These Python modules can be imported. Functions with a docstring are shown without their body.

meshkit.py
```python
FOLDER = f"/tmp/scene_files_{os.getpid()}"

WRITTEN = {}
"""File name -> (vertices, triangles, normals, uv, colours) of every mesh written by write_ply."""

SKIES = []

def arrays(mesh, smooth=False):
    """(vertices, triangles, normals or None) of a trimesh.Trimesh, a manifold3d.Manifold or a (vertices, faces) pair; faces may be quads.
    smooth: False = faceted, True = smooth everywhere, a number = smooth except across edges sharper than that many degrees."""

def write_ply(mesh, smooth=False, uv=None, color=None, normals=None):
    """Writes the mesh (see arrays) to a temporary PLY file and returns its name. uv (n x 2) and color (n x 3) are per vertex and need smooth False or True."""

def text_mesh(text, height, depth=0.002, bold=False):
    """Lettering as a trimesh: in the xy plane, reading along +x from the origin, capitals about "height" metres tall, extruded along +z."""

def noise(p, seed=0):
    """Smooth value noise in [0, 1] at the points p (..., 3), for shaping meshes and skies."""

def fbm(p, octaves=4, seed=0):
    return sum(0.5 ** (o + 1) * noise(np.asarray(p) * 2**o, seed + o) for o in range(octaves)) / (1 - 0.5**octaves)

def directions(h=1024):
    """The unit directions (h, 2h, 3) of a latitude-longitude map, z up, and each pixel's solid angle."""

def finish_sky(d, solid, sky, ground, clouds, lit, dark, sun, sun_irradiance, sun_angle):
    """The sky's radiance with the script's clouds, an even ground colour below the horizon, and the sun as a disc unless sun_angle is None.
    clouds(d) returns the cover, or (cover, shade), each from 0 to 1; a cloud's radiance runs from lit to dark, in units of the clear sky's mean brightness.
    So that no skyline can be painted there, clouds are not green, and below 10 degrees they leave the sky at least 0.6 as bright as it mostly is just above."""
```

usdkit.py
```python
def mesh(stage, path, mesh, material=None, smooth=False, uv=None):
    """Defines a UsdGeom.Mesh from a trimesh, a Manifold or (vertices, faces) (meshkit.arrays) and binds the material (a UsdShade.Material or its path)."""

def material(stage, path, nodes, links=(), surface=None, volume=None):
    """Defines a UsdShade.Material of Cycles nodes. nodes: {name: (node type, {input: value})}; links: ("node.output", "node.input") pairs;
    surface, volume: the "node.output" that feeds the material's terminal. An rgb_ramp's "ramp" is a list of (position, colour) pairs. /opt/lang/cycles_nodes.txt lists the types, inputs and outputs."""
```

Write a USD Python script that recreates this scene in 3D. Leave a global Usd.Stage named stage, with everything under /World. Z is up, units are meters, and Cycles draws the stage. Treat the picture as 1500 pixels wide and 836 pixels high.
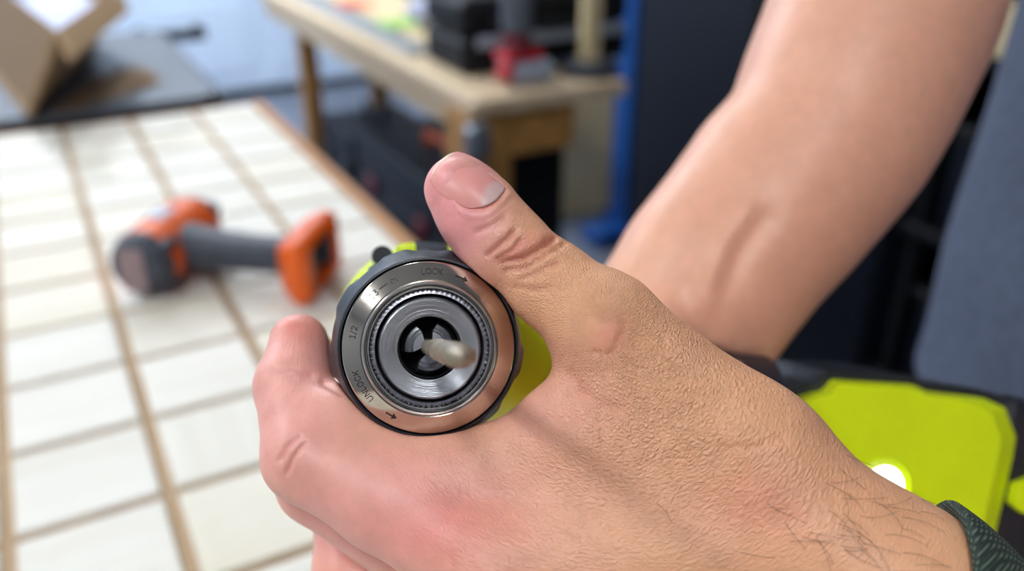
import math, random
import numpy as np
import trimesh
import manifold3d as m3
import usdkit, meshkit
from pxr import Usd, UsdGeom, UsdShade, Sdf, Gf, Vt
from shapely.geometry import Polygon, box as sbox
from shapely import affinity

stage = Usd.Stage.CreateInMemory()
UsdGeom.SetStageUpAxis(stage, 'Z')
UsdGeom.SetStageMetersPerUnit(stage, 1.0)
UsdGeom.Xform.Define(stage, '/World')
UsdGeom.Scope.Define(stage, '/World/Looks')
rng = np.random.default_rng(7)

# ------------------------------------------------------------------ camera, exposure, lamps
F = 1290.0                       # focal length in pixels of the 1500 x 836 frame
PITCH = math.radians(26.9)
TABLE_Z, CAM_H = 0.88, 0.40
CAM = np.array([0.0, 0.0, TABLE_Z + CAM_H])
SP, CP = math.sin(PITCH), math.cos(PITCH)
R = np.array([[1, 0, 0], [0, SP, -CP], [0, CP, SP]], float)      # columns: right, up, back
EXPOSURE = -0.03
FOCUS, LENS_OPENING = 0.199, 0.0045
cam = UsdGeom.Camera.Define(stage, '/World/camera')
cam.CreateHorizontalApertureAttr(36.0)
cam.CreateVerticalApertureAttr(36.0 * 836 / 1500)
FL = 36.0 * F / 1500
cam.CreateFocalLengthAttr(FL)
cam.CreateFStopAttr(FL / (LENS_OPENING * 1000))
cam.CreateFocusDistanceAttr(FOCUS)
cam.CreateClippingRangeAttr(Gf.Vec2f(0.02, 100))
cam.CreateExposureAttr(EXPOSURE)
mtx = np.eye(4); mtx[:3, :3] = R; mtx[:3, 3] = CAM
cam.AddTransformOp().Set(Gf.Matrix4d(mtx.T.tolist()))
LAMP = 26.0                      # brightness of the ceiling shop lights
LAMP_COLOR = (0.97, 0.985, 1.0)

# ------------------------------------------------------------------ helpers: space
AZ = math.radians(28.5)          # the room and the table stand turned by this much
U = np.array([-math.sin(AZ), math.cos(AZ), 0.0])      # away, along the table
W = np.array([math.cos(AZ), math.sin(AZ), 0.0])       # to the right, across the table
ZUP = np.array([0, 0, 1.0])

def ray(px, py):
    return R @ np.array([(px - 750) / F, -(py - 418) / F, -1.0])
def at(px, py, depth):           # world point seen at a pixel of the photograph, at a depth in metres
    return CAM + ray(px, py) * depth
def on(px, py, z):               # world point seen at a pixel, on the level z
    d = ray(px, py)
    return CAM + d * ((z - CAM[2]) / d[2])
def room(w, u, z):               # room coordinates to world
    return W * w + U * u + ZUP * z
def wu(p):
    return float(np.dot(p, W)), float(np.dot(p, U))
def K(px, py, d):                # pixel and depth in mm to camera space in mm (right, up, back)
    return np.array([(px - 750) / F * d, -(py - 418) / F * d, -d])
def to_world(v):
    return CAM + (np.asarray(v) / 1000.0) @ R.T

# ------------------------------------------------------------------ helpers: prims
used = {}
def numbered(path):
    n = used.get(path, -1) + 1
    used[path] = n
    return path if n == 0 else f'{path}_{n:03d}'
def tag(prim, label=None, cat=None, group=None, kind=None):
    for k, v in (('label', label), ('category', cat), ('group', group), ('kind', kind)):
        if v: prim.SetCustomDataByKey(k, v)
    return prim
def thing(name, label, cat, loc=(0, 0, 0), group=None, matrix=None):
    x = UsdGeom.Xform.Define(stage, numbered('/World/' + name))
    if matrix is not None: x.AddTransformOp().Set(Gf.Matrix4d(np.asarray(matrix).T.tolist()))
    else: x.AddTranslateOp().Set(Gf.Vec3d(*map(float, loc)))
    p = x.GetPrim(); tag(p, label, cat, group)
    if matrix is not None:
        INV[str(p.GetPath())] = np.linalg.inv(np.asarray(matrix, float))
    else:
        mm = np.eye(4); mm[:3, 3] = -np.asarray(loc, float); INV[str(p.GetPath())] = mm
    return p
INV = {}
def inv_of(prim):
    for q in (prim, prim.GetParent()):
        if str(q.GetPath()) in INV: return INV[str(q.GetPath())]
    return np.eye(4)
def obj(name, mesh, mat, parent=None, smooth=False, local=False, label=None, color=None, attrs=None, kind=None):
    """One Mesh prim. Points are given in world space unless local, and stored in the space of the thing above."""
    path = numbered((str(parent.GetPath()) if parent else '/World') + '/' + name)
    v, f, n = meshkit.arrays(mesh, smooth)
    if parent is not None and not local:
        M = inv_of(parent)
        v = v @ M[:3, :3].T + M[:3, 3]
        if n is not None: n = n @ M[:3, :3].T
    m = UsdGeom.Mesh.Define(stage, path)
    m.CreatePointsAttr(Vt.Vec3fArray.FromNumpy(np.ascontiguousarray(v, np.float32)))
    m.CreateFaceVertexCountsAttr(Vt.IntArray.FromNumpy(np.full(len(f), 3, np.int32)))
    m.CreateFaceVertexIndicesAttr(Vt.IntArray.FromNumpy(np.ascontiguousarray(f, np.int32).ravel()))
    m.CreateSubdivisionSchemeAttr('none')
    if n is not None:
        m.CreateNormalsAttr(Vt.Vec3fArray.FromNumpy(np.ascontiguousarray(n, np.float32)))
        m.SetNormalsInterpolation('vertex')
    pv = UsdGeom.PrimvarsAPI(m)
    if color is not None:
        pv.CreatePrimvar('tone', Sdf.ValueTypeNames.Color3fArray, 'vertex').Set(Vt.Vec3fArray.FromNumpy(np.ascontiguousarray(color, np.float32)))
    for k, a in (attrs or {}).items():
        pv.CreatePrimvar(k, Sdf.ValueTypeNames.FloatArray, 'vertex').Set(Vt.FloatArray.FromNumpy(np.ascontiguousarray(a, np.float32)))
    UsdShade.MaterialBindingAPI.Apply(m.GetPrim()).Bind(mat)
    if label or kind: tag(m.GetPrim(), label, kind=kind)
    return m.GetPrim()

# ------------------------------------------------------------------ helpers: materials
def lin(r, g, b):
    c = np.array([r, g, b], float) / 255
    return tuple(np.where(c <= 0.04045, c / 12.92, ((c + 0.055) / 1.055) ** 2.4))
def mat(name, nodes, links, surface='p.BSDF'):
    return usdkit.material(stage, '/World/Looks/' + name, nodes, links, surface=surface)
def plain(name, rgb, rough=0.5, metal=0.0, vary=0.12, scale=40, bump=0.0, bump_scale=400, spec=0.5, **kw):
    c = np.array(lin(*rgb))
    nodes = {'g': ('geometry', {}), 'n': ('noise_texture', {'scale': scale, 'detail': 4}),
             'r': ('rgb_ramp', {'ramp': [(0.3, tuple(c * (1 - vary))), (0.7, tuple(np.minimum(c * (1 + vary), 1)))]}),
             'p': ('principled_bsdf', {'roughness': rough, 'metallic': metal, 'specular_ior_level': spec, **kw})}
    links = [('g.position', 'n.vector'), ('n.fac', 'r.fac'), ('r.color', 'p.base_color')]
    if bump:
        nodes['n2'] = ('noise_texture', {'scale': bump_scale, 'detail': 3})
        nodes['b'] = ('bump', {'strength': 1.0, 'distance': bump})
        links += [('g.position', 'n2.vector'), ('n2.fac', 'b.height'), ('b.normal', 'p.normal')]
    return mat(name, nodes, links)
def wood(name, a, b, along=U, scale=14, stretch=12, rough=0.6):
    """Grain stretched along a horizontal direction."""
    ang = math.atan2(along[1], along[0])
    nodes = {'g': ('geometry', {}), 'm': ('mapping', {'mapping_type': 'texture', 'rotation': (0, 0, ang), 'scale': (stretch, 1, 1)}),
             'n': ('noise_texture', {'scale': scale, 'detail': 6, 'roughness': 0.6, 'distortion': 0.4}),
             'n2': ('noise_texture', {'scale': 3, 'detail': 2}),
             'oi': ('geometry', {}),
             'r': ('rgb_ramp', {'ramp': [(0.3, lin(*a)), (0.7, lin(*b))]}),
             'b': ('bump', {'strength': 0.5, 'distance': 0.0006}),
             'p': ('principled_bsdf', {'roughness': rough})}
    return mat(name, nodes, [('g.position', 'm.vector'), ('m.vector', 'n.vector'), ('n.fac', 'r.fac'), ('n.fac', 'b.height'), ('b.normal', 'p.normal'), ('r.color', 'p.base_color')])
def lamp_mat(name, rgb, strength):
    return mat(name, {'e': ('emission', {'color': rgb, 'strength': strength})}, [], surface='e.emission')

# ------------------------------------------------------------------ helpers: shapes
def arr(m):
    if hasattr(m, 'to_mesh'):
        q = m.to_mesh(); return trimesh.Trimesh(q.vert_properties[:, :3], q.tri_verts, process=False)
    return m
def join(*ms):
    return trimesh.util.concatenate([arr(m) for m in ms])
def frame(o, x, y, z):
    M = np.eye(4); M[:3, 0], M[:3, 1], M[:3, 2], M[:3, 3] = x, y, z, o
    return M
def rbox(sx, sy, sz, r=0.004, seg=8):
    """A box of these full sizes about the origin, with rounded edges."""
    r = min(r, sx * .49, sy * .49, sz * .49)
    s = m3.Manifold.sphere(r, seg)
    a, b, c = sx / 2 - r, sy / 2 - r, sz / 2 - r
    return arr(m3.Manifold.batch_hull([s.translate((i * a, j * b, k * c)) for i in (-1, 1) for j in (-1, 1) for k in (-1, 1)]))
def cbox(sx, sy, sz, c=0.003):
    """A box with chamfered edges: cheap, 44 triangles."""
    c = min(c, sx * .45, sy * .45, sz * .45)
    pts = []
    for i in (-1, 1):
        for j in (-1, 1):
            for k in (-1, 1):
                pts += [(i * (sx / 2 - c), j * (sy / 2 - c), k * sz / 2), (i * (sx / 2 - c), j * sy / 2, k * (sz / 2 - c)), (i * sx / 2, j * (sy / 2 - c), k * (sz / 2 - c))]
    return arr(m3.Manifold.hull_points(np.array(pts)))
def put(mesh, o, x=W, y=U, z=ZUP):
    m = arr(mesh).copy(); m.apply_transform(frame(o, x, y, z)); return m
def rb(w0, w1, u0, u1, z0, z1, r=0.003, round_=False):
    """A box in room coordinates."""
    b = (rbox if round_ else cbox)(w1 - w0, u1 - u0, z1 - z0, r)
    return put(b, room((w0 + w1) / 2, (u0 + u1) / 2, (z0 + z1) / 2))
def ortho(d, hint=ZUP):
    z = np.asarray(d, float) / np.linalg.norm(d)
    x = np.cross(hint, z)
    if np.linalg.norm(x) < 1e-6: x = np.cross([1, 0, 0], z)
    x /= np.linalg.norm(x)
    return x, np.cross(z, x), z
def beam(a, b, sx, sy, c=0.003, hint=ZUP):
    a, b = np.asarray(a, float), np.asarray(b, float)
    x, y, z = ortho(b - a, hint)
    m = cbox(sx, sy, np.linalg.norm(b - a), c); m.apply_transform(frame((a + b) / 2, x, y, z)); return m
def rod(a, b, r, seg=20):
    a, b = np.asarray(a, float), np.asarray(b, float)
    x, y, z = ortho(b - a)
    m = lathe([(0, 0), (r * .9, 0), (r, r * .1), (r, np.linalg.norm(b - a) - r * .1), (r * .9, np.linalg.norm(b - a)), (0, np.linalg.norm(b - a))], seg)
    m.apply_transform(frame(a, x, y, z)); return m
def lathe(prof, seg=96, mod=None):
    """Revolve (radius, height) points about z. mod(angle, index) scales the radius."""
    prof = np.asarray(prof, float); n = len(prof)
    th = np.linspace(0, 2 * np.pi, seg, endpoint=False)
    rad = np.repeat(prof[None, :, 0], seg, 0)
    if mod is not None: rad = rad * mod(th[:, None], np.arange(n)[None, :])
    v = np.stack([rad * np.cos(th)[:, None], rad * np.sin(th)[:, None], np.repeat(prof[None, :, 1], seg, 0)], -1).reshape(-1, 3)
    i, j = np.meshgrid(np.arange(seg), np.arange(n - 1), indexing='ij')
    a = i * n + j; b = ((i + 1) % seg) * n + j
    f = np.concatenate([np.stack([a, b, b + 1], -1).reshape(-1, 3), np.stack([a, b + 1, a + 1], -1).reshape(-1, 3)])
    m = trimesh.Trimesh(v, f, process=False); m.merge_vertices(); m.update_faces(m.nondegenerate_faces())
    if m.volume < 0: m.invert()
    return m
def extrude(poly, h):
    if not isinstance(poly, Polygon): poly = Polygon(poly)
    return trimesh.creation.extrude_polygon(poly, h, engine='earcut')
def loft(rings):
    """Closed rings of equal length joined into a closed solid."""
    n = len(rings[0]); v = np.vstack(rings); f = []
    for k in range(len(rings) - 1):
        for i in range(n):
            a, b = k * n + i, k * n + (i + 1) % n
            f += [(a, b, b + n), (a, b + n, a + n)]
    for k, rev in ((0, True), (len(rings) - 1, False)):
        c = len(v); v = np.vstack([v, rings[k].mean(0)])
        for i in range(n):
            a, b = k * n + i, k * n + (i + 1) % n
            f.append((b, a, c) if rev else (a, b, c))
    m = trimesh.Trimesh(v, np.array(f), process=False)
    if m.volume < 0: m.invert()
    return m

# ------------------------------------------------------------------ helpers: distance fields (camera space, mm)
def cone(a, b, ra, rb_):
    a, b = np.asarray(a, float), np.asarray(b, float); ab = b - a; L = ab @ ab
    def d(p):
        t = np.clip(((p - a) @ ab) / L, 0, 1)
        return np.linalg.norm(p - a - t[:, None] * ab, axis=1) - (ra + t * (rb_ - ra))
    return d
def ell(c, axes, rad):
    c = np.asarray(c, float); A = np.asarray(axes, float); rad = np.asarray(rad, float)
    def d(p):
        q = (p - c) @ A.T
        k0 = np.linalg.norm(q / rad, axis=1); k1 = np.linalg.norm(q / rad ** 2, axis=1)
        return k0 * (k0 - 1) / np.maximum(k1, 1e-9)
    return d
def smin(a, b, k):
    h = np.maximum(k - np.abs(a - b), 0) / k
    return np.minimum(a, b) - h * h * k * 0.25
def smax(a, b, k): return -smin(-a, -b, k)
def chain(joints, k=3.0):
    fs = [cone(a[0], b[0], a[1], b[1]) for a, b in zip(joints[:-1], joints[1:])]
    def d(p):
        r = fs[0](p)
        for f in fs[1:]: r = smin(r, f(p), k)
        return r
    return d
def grad(f, p, e=0.3):
    g = np.stack([f(p + e * np.eye(3)[i]) - f(p - e * np.eye(3)[i]) for i in range(3)], 1) / (2 * e)
    return g
def net(f, lo, hi, h, block=8):
    """Surface nets of f = 0, evaluated only near the surface."""
    lo, hi = np.asarray(lo, float), np.asarray(hi, float)
    nb = np.ceil((hi - lo) / (h * block)).astype(int); n = nb * block + 1
    bc = np.stack(np.meshgrid(*[np.arange(k) for k in nb], indexing='ij'), -1).reshape(-1, 3)
    cen = lo + (bc + .5) * h * block
    dc = np.concatenate([f(c) for c in np.array_split(cen, max(1, len(cen) // 60000))])
    D = np.repeat(np.repeat(np.repeat(dc.reshape(nb), block, 0), block, 1), block, 2)
    D = np.pad(D, ((0, 1),) * 3, mode='edge').astype(np.float32)
    act = bc[np.abs(dc) < h * block * 1.05]
    off = np.stack(np.meshgrid(*[np.arange(block + 1)] * 3, indexing='ij'), -1).reshape(-1, 3)
    flag = np.zeros(n, bool)
    for part in np.array_split(act, max(1, len(act) // 400)):
        idx = (part[:, None, :] * block + off[None]).reshape(-1, 3)
        flag[idx[:, 0], idx[:, 1], idx[:, 2]] = True
    ii = np.argwhere(flag)
    for part in np.array_split(ii, max(1, len(ii) // 120000)):
        D[part[:, 0], part[:, 1], part[:, 2]] = f(lo + part * h)
    S = D < 0
    cnt = sum(S[i:n[0] - 1 + i, j:n[1] - 1 + j, k:n[2] - 1 + k].astype(np.int8) for i in (0, 1) for j in (0, 1) for k in (0, 1))
    cells = np.argwhere((cnt > 0) & (cnt < 8))
    vid = np.full(n - 1, -1, np.int64); vid[cells[:, 0], cells[:, 1], cells[:, 2]] = np.arange(len(cells))
    acc = np.zeros((len(cells), 3)); num = np.zeros(len(cells))
    cor = [np.array(c) for c in np.ndindex(2, 2, 2)]
    for a in cor:
        for ax in range(3):
            if a[ax]: continue
            b = a.copy(); b[ax] = 1
            ca, cb = cells + a, cells + b
            da, db = D[ca[:, 0], ca[:, 1], ca[:, 2]], D[cb[:, 0], cb[:, 1], cb[:, 2]]
            x = (da < 0) != (db < 0); t = da / np.where(x, da - db, 1)
            acc[x] += (ca + t[:, None] * (b - a))[x]; num[x] += 1
    V = lo + acc / num[:, None] * h
    Fs = []
    for ax in range(3):
        o1, o2 = [(1, 2), (2, 0), (0, 1)][ax]
        sl = [slice(1, -1)] * 3; sl[ax] = slice(0, -1); s2 = [slice(1, -1)] * 3; s2[ax] = slice(1, None)
        A, B = S[tuple(sl)], S[tuple(s2)]
        e = np.argwhere(A != B); base = e.copy(); base[:, o1] += 1; base[:, o2] += 1
        d1, d2 = np.eye(3, dtype=int)[o1], np.eye(3, dtype=int)[o2]
        q = [vid[tuple((base - x).T)] for x in (d1 * 0, d1, d1 + d2, d2)]
        q = np.stack(q, 1)
        ins = A[tuple(e.T)]
        q[~ins] = q[~ins][:, ::-1]
        Fs.append(q)
    Q = np.vstack(Fs); Q = Q[(Q >= 0).all(1)]
    m = trimesh.Trimesh(V, np.vstack([Q[:, [0, 1, 2]], Q[:, [0, 2, 3]]]), process=False)
    for _ in range(2):
        d = f(m.vertices); g = grad(f, m.vertices, h * .4)
        m.vertices = m.vertices - np.clip(d, -h, h)[:, None] * g / np.maximum((g * g).sum(1), .25)[:, None]
    if m.volume < 0: m.invert()
    return m
def world_mesh(m):
    q = m.copy(); q.vertices = to_world(q.vertices); return q
def pix(v):                      # camera space mm to the photograph's pixels
    return 750 + F * v[:, 0] / -v[:, 2], 418 - F * v[:, 1] / -v[:, 2]
# ------------------------------------------------------------------ materials
M = {}
M['concrete'] = plain('concrete', (104, 112, 128), .6, vary=.2, scale=3, bump=.0006, bump_scale=60)
M['wall'] = plain('wall_paint', (168, 170, 174), .8, vary=.03, scale=2)
M['ceiling'] = plain('ceiling_paint', (226, 226, 224), .85, vary=.02, scale=2)
M['door_white'] = plain('garage_door_white', (212, 230, 255), .45, vary=.03, scale=2)
M['rubber_seal'] = plain('rubber_seal', (40, 44, 52), .7)
M['tile_a'] = wood('pale_birch_a', (224, 220, 208), (238, 236, 228), W, 22, 10, .55)
M['tile_b'] = wood('pale_birch_b', (216, 212, 196), (236, 234, 224), U, 18, 10, .55)
M['tile_c'] = wood('pale_birch_c', (222, 214, 190), (238, 235, 226), W, 9, 5, .55)
M['groove'] = wood('tan_fibreboard', (168, 140, 108), (190, 164, 132), U, 20, 5, .8)
M['edge_wood'] = wood('orange_edge_wood', (176, 118, 62), (204, 146, 86), U, 20, 12, .5)
M['bench_wood'] = wood('bench_pine', (198, 174, 140), (224, 204, 174), U, 16, 12, .6)
M['bench_leg'] = plain('bench_leg_pine', (176, 128, 68), .6, vary=.22, scale=25)
M['pale_ply'] = wood('pale_plywood', (206, 186, 142), (226, 208, 168), U, 12, 8, .6)
M['grey_ply'] = wood('grey_plywood', (228, 204, 152), (242, 222, 176), ZUP, 10, 6, .6)
M['aluminium'] = plain('aluminium', (176, 180, 180), .35, .7, vary=.05)
M['black'] = plain('black_plastic', (22, 25, 34), .5, vary=.15, scale=30)
M['navy'] = plain('dark_navy_paint', (12, 17, 30), .5, vary=.06, scale=4, spec=.3)
M['deep'] = plain('matte_black_steel', (14, 16, 22), .6, vary=.1, scale=8, spec=.3)
M['grey_dark'] = plain('dark_grey_plastic', (62, 68, 80), .5, vary=.12, scale=60)
M['grey_mid'] = plain('mid_grey_plastic', (96, 104, 116), .5, vary=.1, scale=30)
M['grey_pale'] = plain('pale_grey_plastic', (168, 178, 196), .45, vary=.05)
M['red'] = plain('red_plastic', (200, 22, 44), .4, vary=.08)
M['dark_red'] = plain('dark_red_plastic', (110, 26, 44), .5, vary=.08)
M['orange'] = plain('orange_plastic', (236, 98, 4), .38, vary=.05, scale=20)
M['blue'] = plain('blue_paint', (18, 76, 150), .4, vary=.08, scale=10)
M['steel'] = plain('dull_steel', (140, 146, 156), .35, .8, vary=.1)
M['cardboard'] = plain('cardboard', (140, 114, 84), .85, vary=.08, scale=30)
M['cardboard_in'] = plain('cardboard_inside', (184, 152, 114), .85, vary=.08, scale=30)
M['paper'] = plain('white_paper', (196, 204, 232), .7, vary=.03)
M['green_paper'] = plain('green_paper', (150, 196, 92), .7, vary=.05)
M['red_paper'] = plain('red_paper', (214, 96, 70), .7, vary=.05)
M['tube'] = lamp_mat('lamp_diffuser', LAMP_COLOR, LAMP)
M['tube_door'] = lamp_mat('cool_lamp_diffuser', (.84, .92, 1.0), LAMP * 3.4)
M['tube_back'] = lamp_mat('rear_lamp_diffuser', LAMP_COLOR, LAMP * 1.3)
M['tube_rear'] = lamp_mat('strong_lamp_diffuser', LAMP_COLOR, LAMP * 1.5)

# ------------------------------------------------------------------ the setting
def struct(name, mesh, m, parent=None, smooth=False):
    p = obj(name, mesh, m, parent, smooth)
    if parent is None: tag(p, kind='structure')
    return p
RW0, RW1, RU0, RU1, RH = -2.6, 2.3, -2.6, 4.95, 2.75
struct('floor', rb(RW0, RW1, RU0, RU1, -.1, 0, .002), M['concrete'])
struct('ceiling', rb(RW0, RW1, RU0, RU1, RH, RH + .1, .002), M['ceiling'])
struct('wall_left', rb(RW0 - .1, RW0, RU0, RU1, 0, RH, .002), M['wall'])
struct('wall_right', rb(RW1, RW1 + .1, RU0, RU1, 0, RH, .002), M['wall'])
struct('wall_front', rb(RW0, RW1, RU0 - .1, RU0, 0, RH, .002), M['wall'])
DW0, DW1, DH = -1.9, 1.75, 2.3
struct('wall_back', join(rb(RW0, DW0, RU1, RU1 + .12, 0, RH, .002), rb(DW1, RW1, RU1, RU1 + .12, 0, RH, .002), rb(DW0, DW1, RU1, RU1 + .12, DH, RH, .002)), M['wall'])
door = thing('door_1', None, None, room(0, RU1, 0)); tag(door, kind='structure')
nd = 4; ph = (DH - .04) / nd
for k in range(nd):
    z0 = .04 + k * ph
    body = rb(DW0, DW1, RU1 + .03, RU1 + .08, z0 + .003, z0 + ph - .003, .008)
    pan = obj('panel', body, M['door_white'], door)
    nw = 6; pw = (DW1 - DW0) / nw
    obj('pressed_panel', join(*[rb(DW0 + j * pw + .06, DW0 + (j + 1) * pw - .06, RU1 + .022, RU1 + .034, z0 + .09, z0 + ph - .09, .005) for j in range(nw)]), M['door_white'], pan)
obj('bottom_seal', rb(DW0, DW1, RU1 + .01, RU1 + .09, 0, .04, .012), M['rubber_seal'], door)
def shop_light(w, u, label, L=1.25):
    tube = 'tube_rear' if 'table, nearer' in label and 'garage' not in label else 'tube_door' if 'inside' in label else 'tube_back' if 'behind' in label else 'tube'
    t = thing('shop_light', label, 'light', room(w, u, RH), group='ceiling shop lights')
    obj('housing', rb(w - .09, w + .09, u - L / 2, u + L / 2, RH - .045, RH - .002, .01), M['grey_pale'], t)
    obj('diffuser', rb(w - .075, w + .075, u - L / 2 + .02, u + L / 2 - .02, RH - .06, RH - .046, .004), M[tube], t)
for w_, u_, lab in ((-1.3, .5, 'left of the slotted table, nearer'), (-1.3, 2.6, 'left of the slotted table, nearer the garage door'), (-.45, -.9, 'behind the camera'), (.5, 2.3, 'over the near end of the workbench'), (-1.1, 3.9, 'just inside the garage door on the left'), (.2, 3.9, 'just inside the garage door in the middle'), (1.2, 3.5, 'above the far end of the workbench')):
    shop_light(w_, u_, f'white ceiling shop light {lab}')

# ------------------------------------------------------------------ the slotted table
CW, CL, TW0, TU0 = .0991, .0972, -.0793, .4326
tb = thing('slotted_table', 'pale wooden table top cut into a grid of square panels by tan grooves', 'table', room(-.1, .6, 0))
I0, I1, J0, J1 = -6, 4, -7, 11
w0, w1, u0, u1 = TW0 + I0 * CW, TW0 + I1 * CW, TU0 + J0 * CL, TU0 + J1 * CL
GT = .0045
obj('groove_board', rb(w0 - .004, w1 + .004, u0 - .004, u1 + .004, TABLE_Z - .03, TABLE_Z - GT, .001), M['groove'], tb)
tiles = [arr(cbox(CW - .0095, CL - .0085, GT + .004, .0012))]
for i in range(I0, I1):
    for j in range(J0, J1):
        m = [M['tile_a'], M['tile_b'], M['tile_a'], M['tile_c']][int(rng.integers(4))]
        dz = float(rng.uniform(-.0003, .0003))
        obj('panel', put(tiles[0], room(TW0 + (i + .5) * CW, TU0 + (j + .5) * CL, TABLE_Z - GT / 2 - .002 + dz)), m, tb)
for a in ((w1 + .004, w1 + .018, u0 - .018, u1 + .018), (w0 - .018, w0 - .004, u0 - .018, u1 + .018)):
    obj('edge_strip', rb(*a, TABLE_Z - .09, TABLE_Z - .001, .002), M['edge_wood'], tb)
for a in ((w0 - .004, w1 + .004, u1 + .004, u1 + .018), (w0 - .004, w1 + .004, u0 - .018, u0 - .004)):
    obj('edge_strip', rb(*a, TABLE_Z - .09, TABLE_Z - .004, .002), M['edge_wood'], tb)
for a in (w0 + .03, w1 - .1):
    for b in (u0 + .03, u1 - .1):
        obj('leg', rb(a, a + .07, b, b + .07, 0, TABLE_Z - .03, .004), M['bench_wood'], tb)

# ------------------------------------------------------------------ the orange impact driver lying on the table
hx = on(447, 365, .912) - on(240, 350, .912); hx[2] = 0; hx /= np.linalg.norm(hx)
hy = np.cross(ZUP, hx)
HC = on(252, 352, TABLE_Z + .034)
TM = frame(HC - ZUP * .034, hx, hy, ZUP)
dr = thing('impact_driver', 'orange and dark grey cordless impact driver lying on its side without a battery', 'impact driver', matrix=TM)
def loc(m, dx=0, dy=0, dz=0):
    q = arr(m).copy(); q.apply_translation((dx, dy, dz)); return q
def alongy(prof, seg=48):
    q = lathe(prof, seg); q.apply_transform(np.array([[1, 0, 0, 0], [0, 0, 1, 0], [0, -1, 0, 0], [0, 0, 0, 1.]])); return q
r_ = .033
obj('body', loc(alongy([(0, -.056), (.026, -.056), (.0325, -.05), (.033, -.02), (.033, .026), (.03, .045), (0, .045)]), dz=.034), M['orange'], dr, 40, True)
cap = obj('rear_cap', loc(alongy([(0, -.072), (.02, -.0715), (.026, -.068), (.030, -.062), (.0318, -.054), (.0318, -.05), (.0, -.05)]), dz=.034), M['grey_dark'], dr, 40, True)
lab = affinity.scale(sbox(-1, -1, 1, 1).buffer(.2), .0105, .018)
LB = extrude(lab, .0012)
LB.apply_transform(np.array([[1, 0, 0, -.001], [0, 0, 1, -.0728], [0, 1, 0, .034], [0, 0, 0, 1.]])); LB.fix_normals()
obj('logo_plate', LB, plain('pinkish_grey_label', (150, 128, 132), .5), cap, False, True, label='pinkish grey badge on the rear cap')
for s in (-1, 1):
    q = alongy([(0, -.062), (.005, -.062), (.0058, -.058), (.0058, -.04), (0, -.04)], 20)
    obj('screw_boss', loc(q, .026, 0, .034 + s * .02), M['grey_dark'], cap, 40, True)
obj('gear_case', loc(alongy([(0, .045), (.028, .045), (.026, .056), (.019, .068), (.014, .072), (0, .072)]), dz=.034), M['grey_dark'], dr, 40, True)
obj('hex_collet', loc(alongy([(0, .07), (.011, .07), (.011, .086), (.008, .09), (0, .09)]), dz=.034), M['steel'], dr, 40, True)
hs = []
for x, ry, rz, cy in ((.022, .026, .024, -.012), (.04, .023, .0215, -.012), (.06, .021, .019, -.013), (.09, .0185, .0175, -.014), (.118, .0185, .0175, -.014), (.135, .022, .02, -.012)):
    th = np.linspace(0, 2 * np.pi, 40, endpoint=False)
    hs.append(np.stack([np.full(40, x), cy + ry * np.sign(np.cos(th)) * np.abs(np.cos(th)) ** .8, .034 + rz * np.sign(np.sin(th)) * np.abs(np.sin(th)) ** .8], 1))
obj('handle', loft(hs), M['grey_dark'], dr, 40, True, label='dark grey rubber grip')
obj('trigger', loc(rbox(.03, .016, .014, .005), .044, .014, .034), M['black'], dr, 40, True)
sw = arr(m3.Manifold.hull_points(np.array([(.0, .02, .055), (.03, .0, .06), (.0, -.03, .062), (.028, -.026, .06), (.012, -.002, .068)])))
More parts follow.
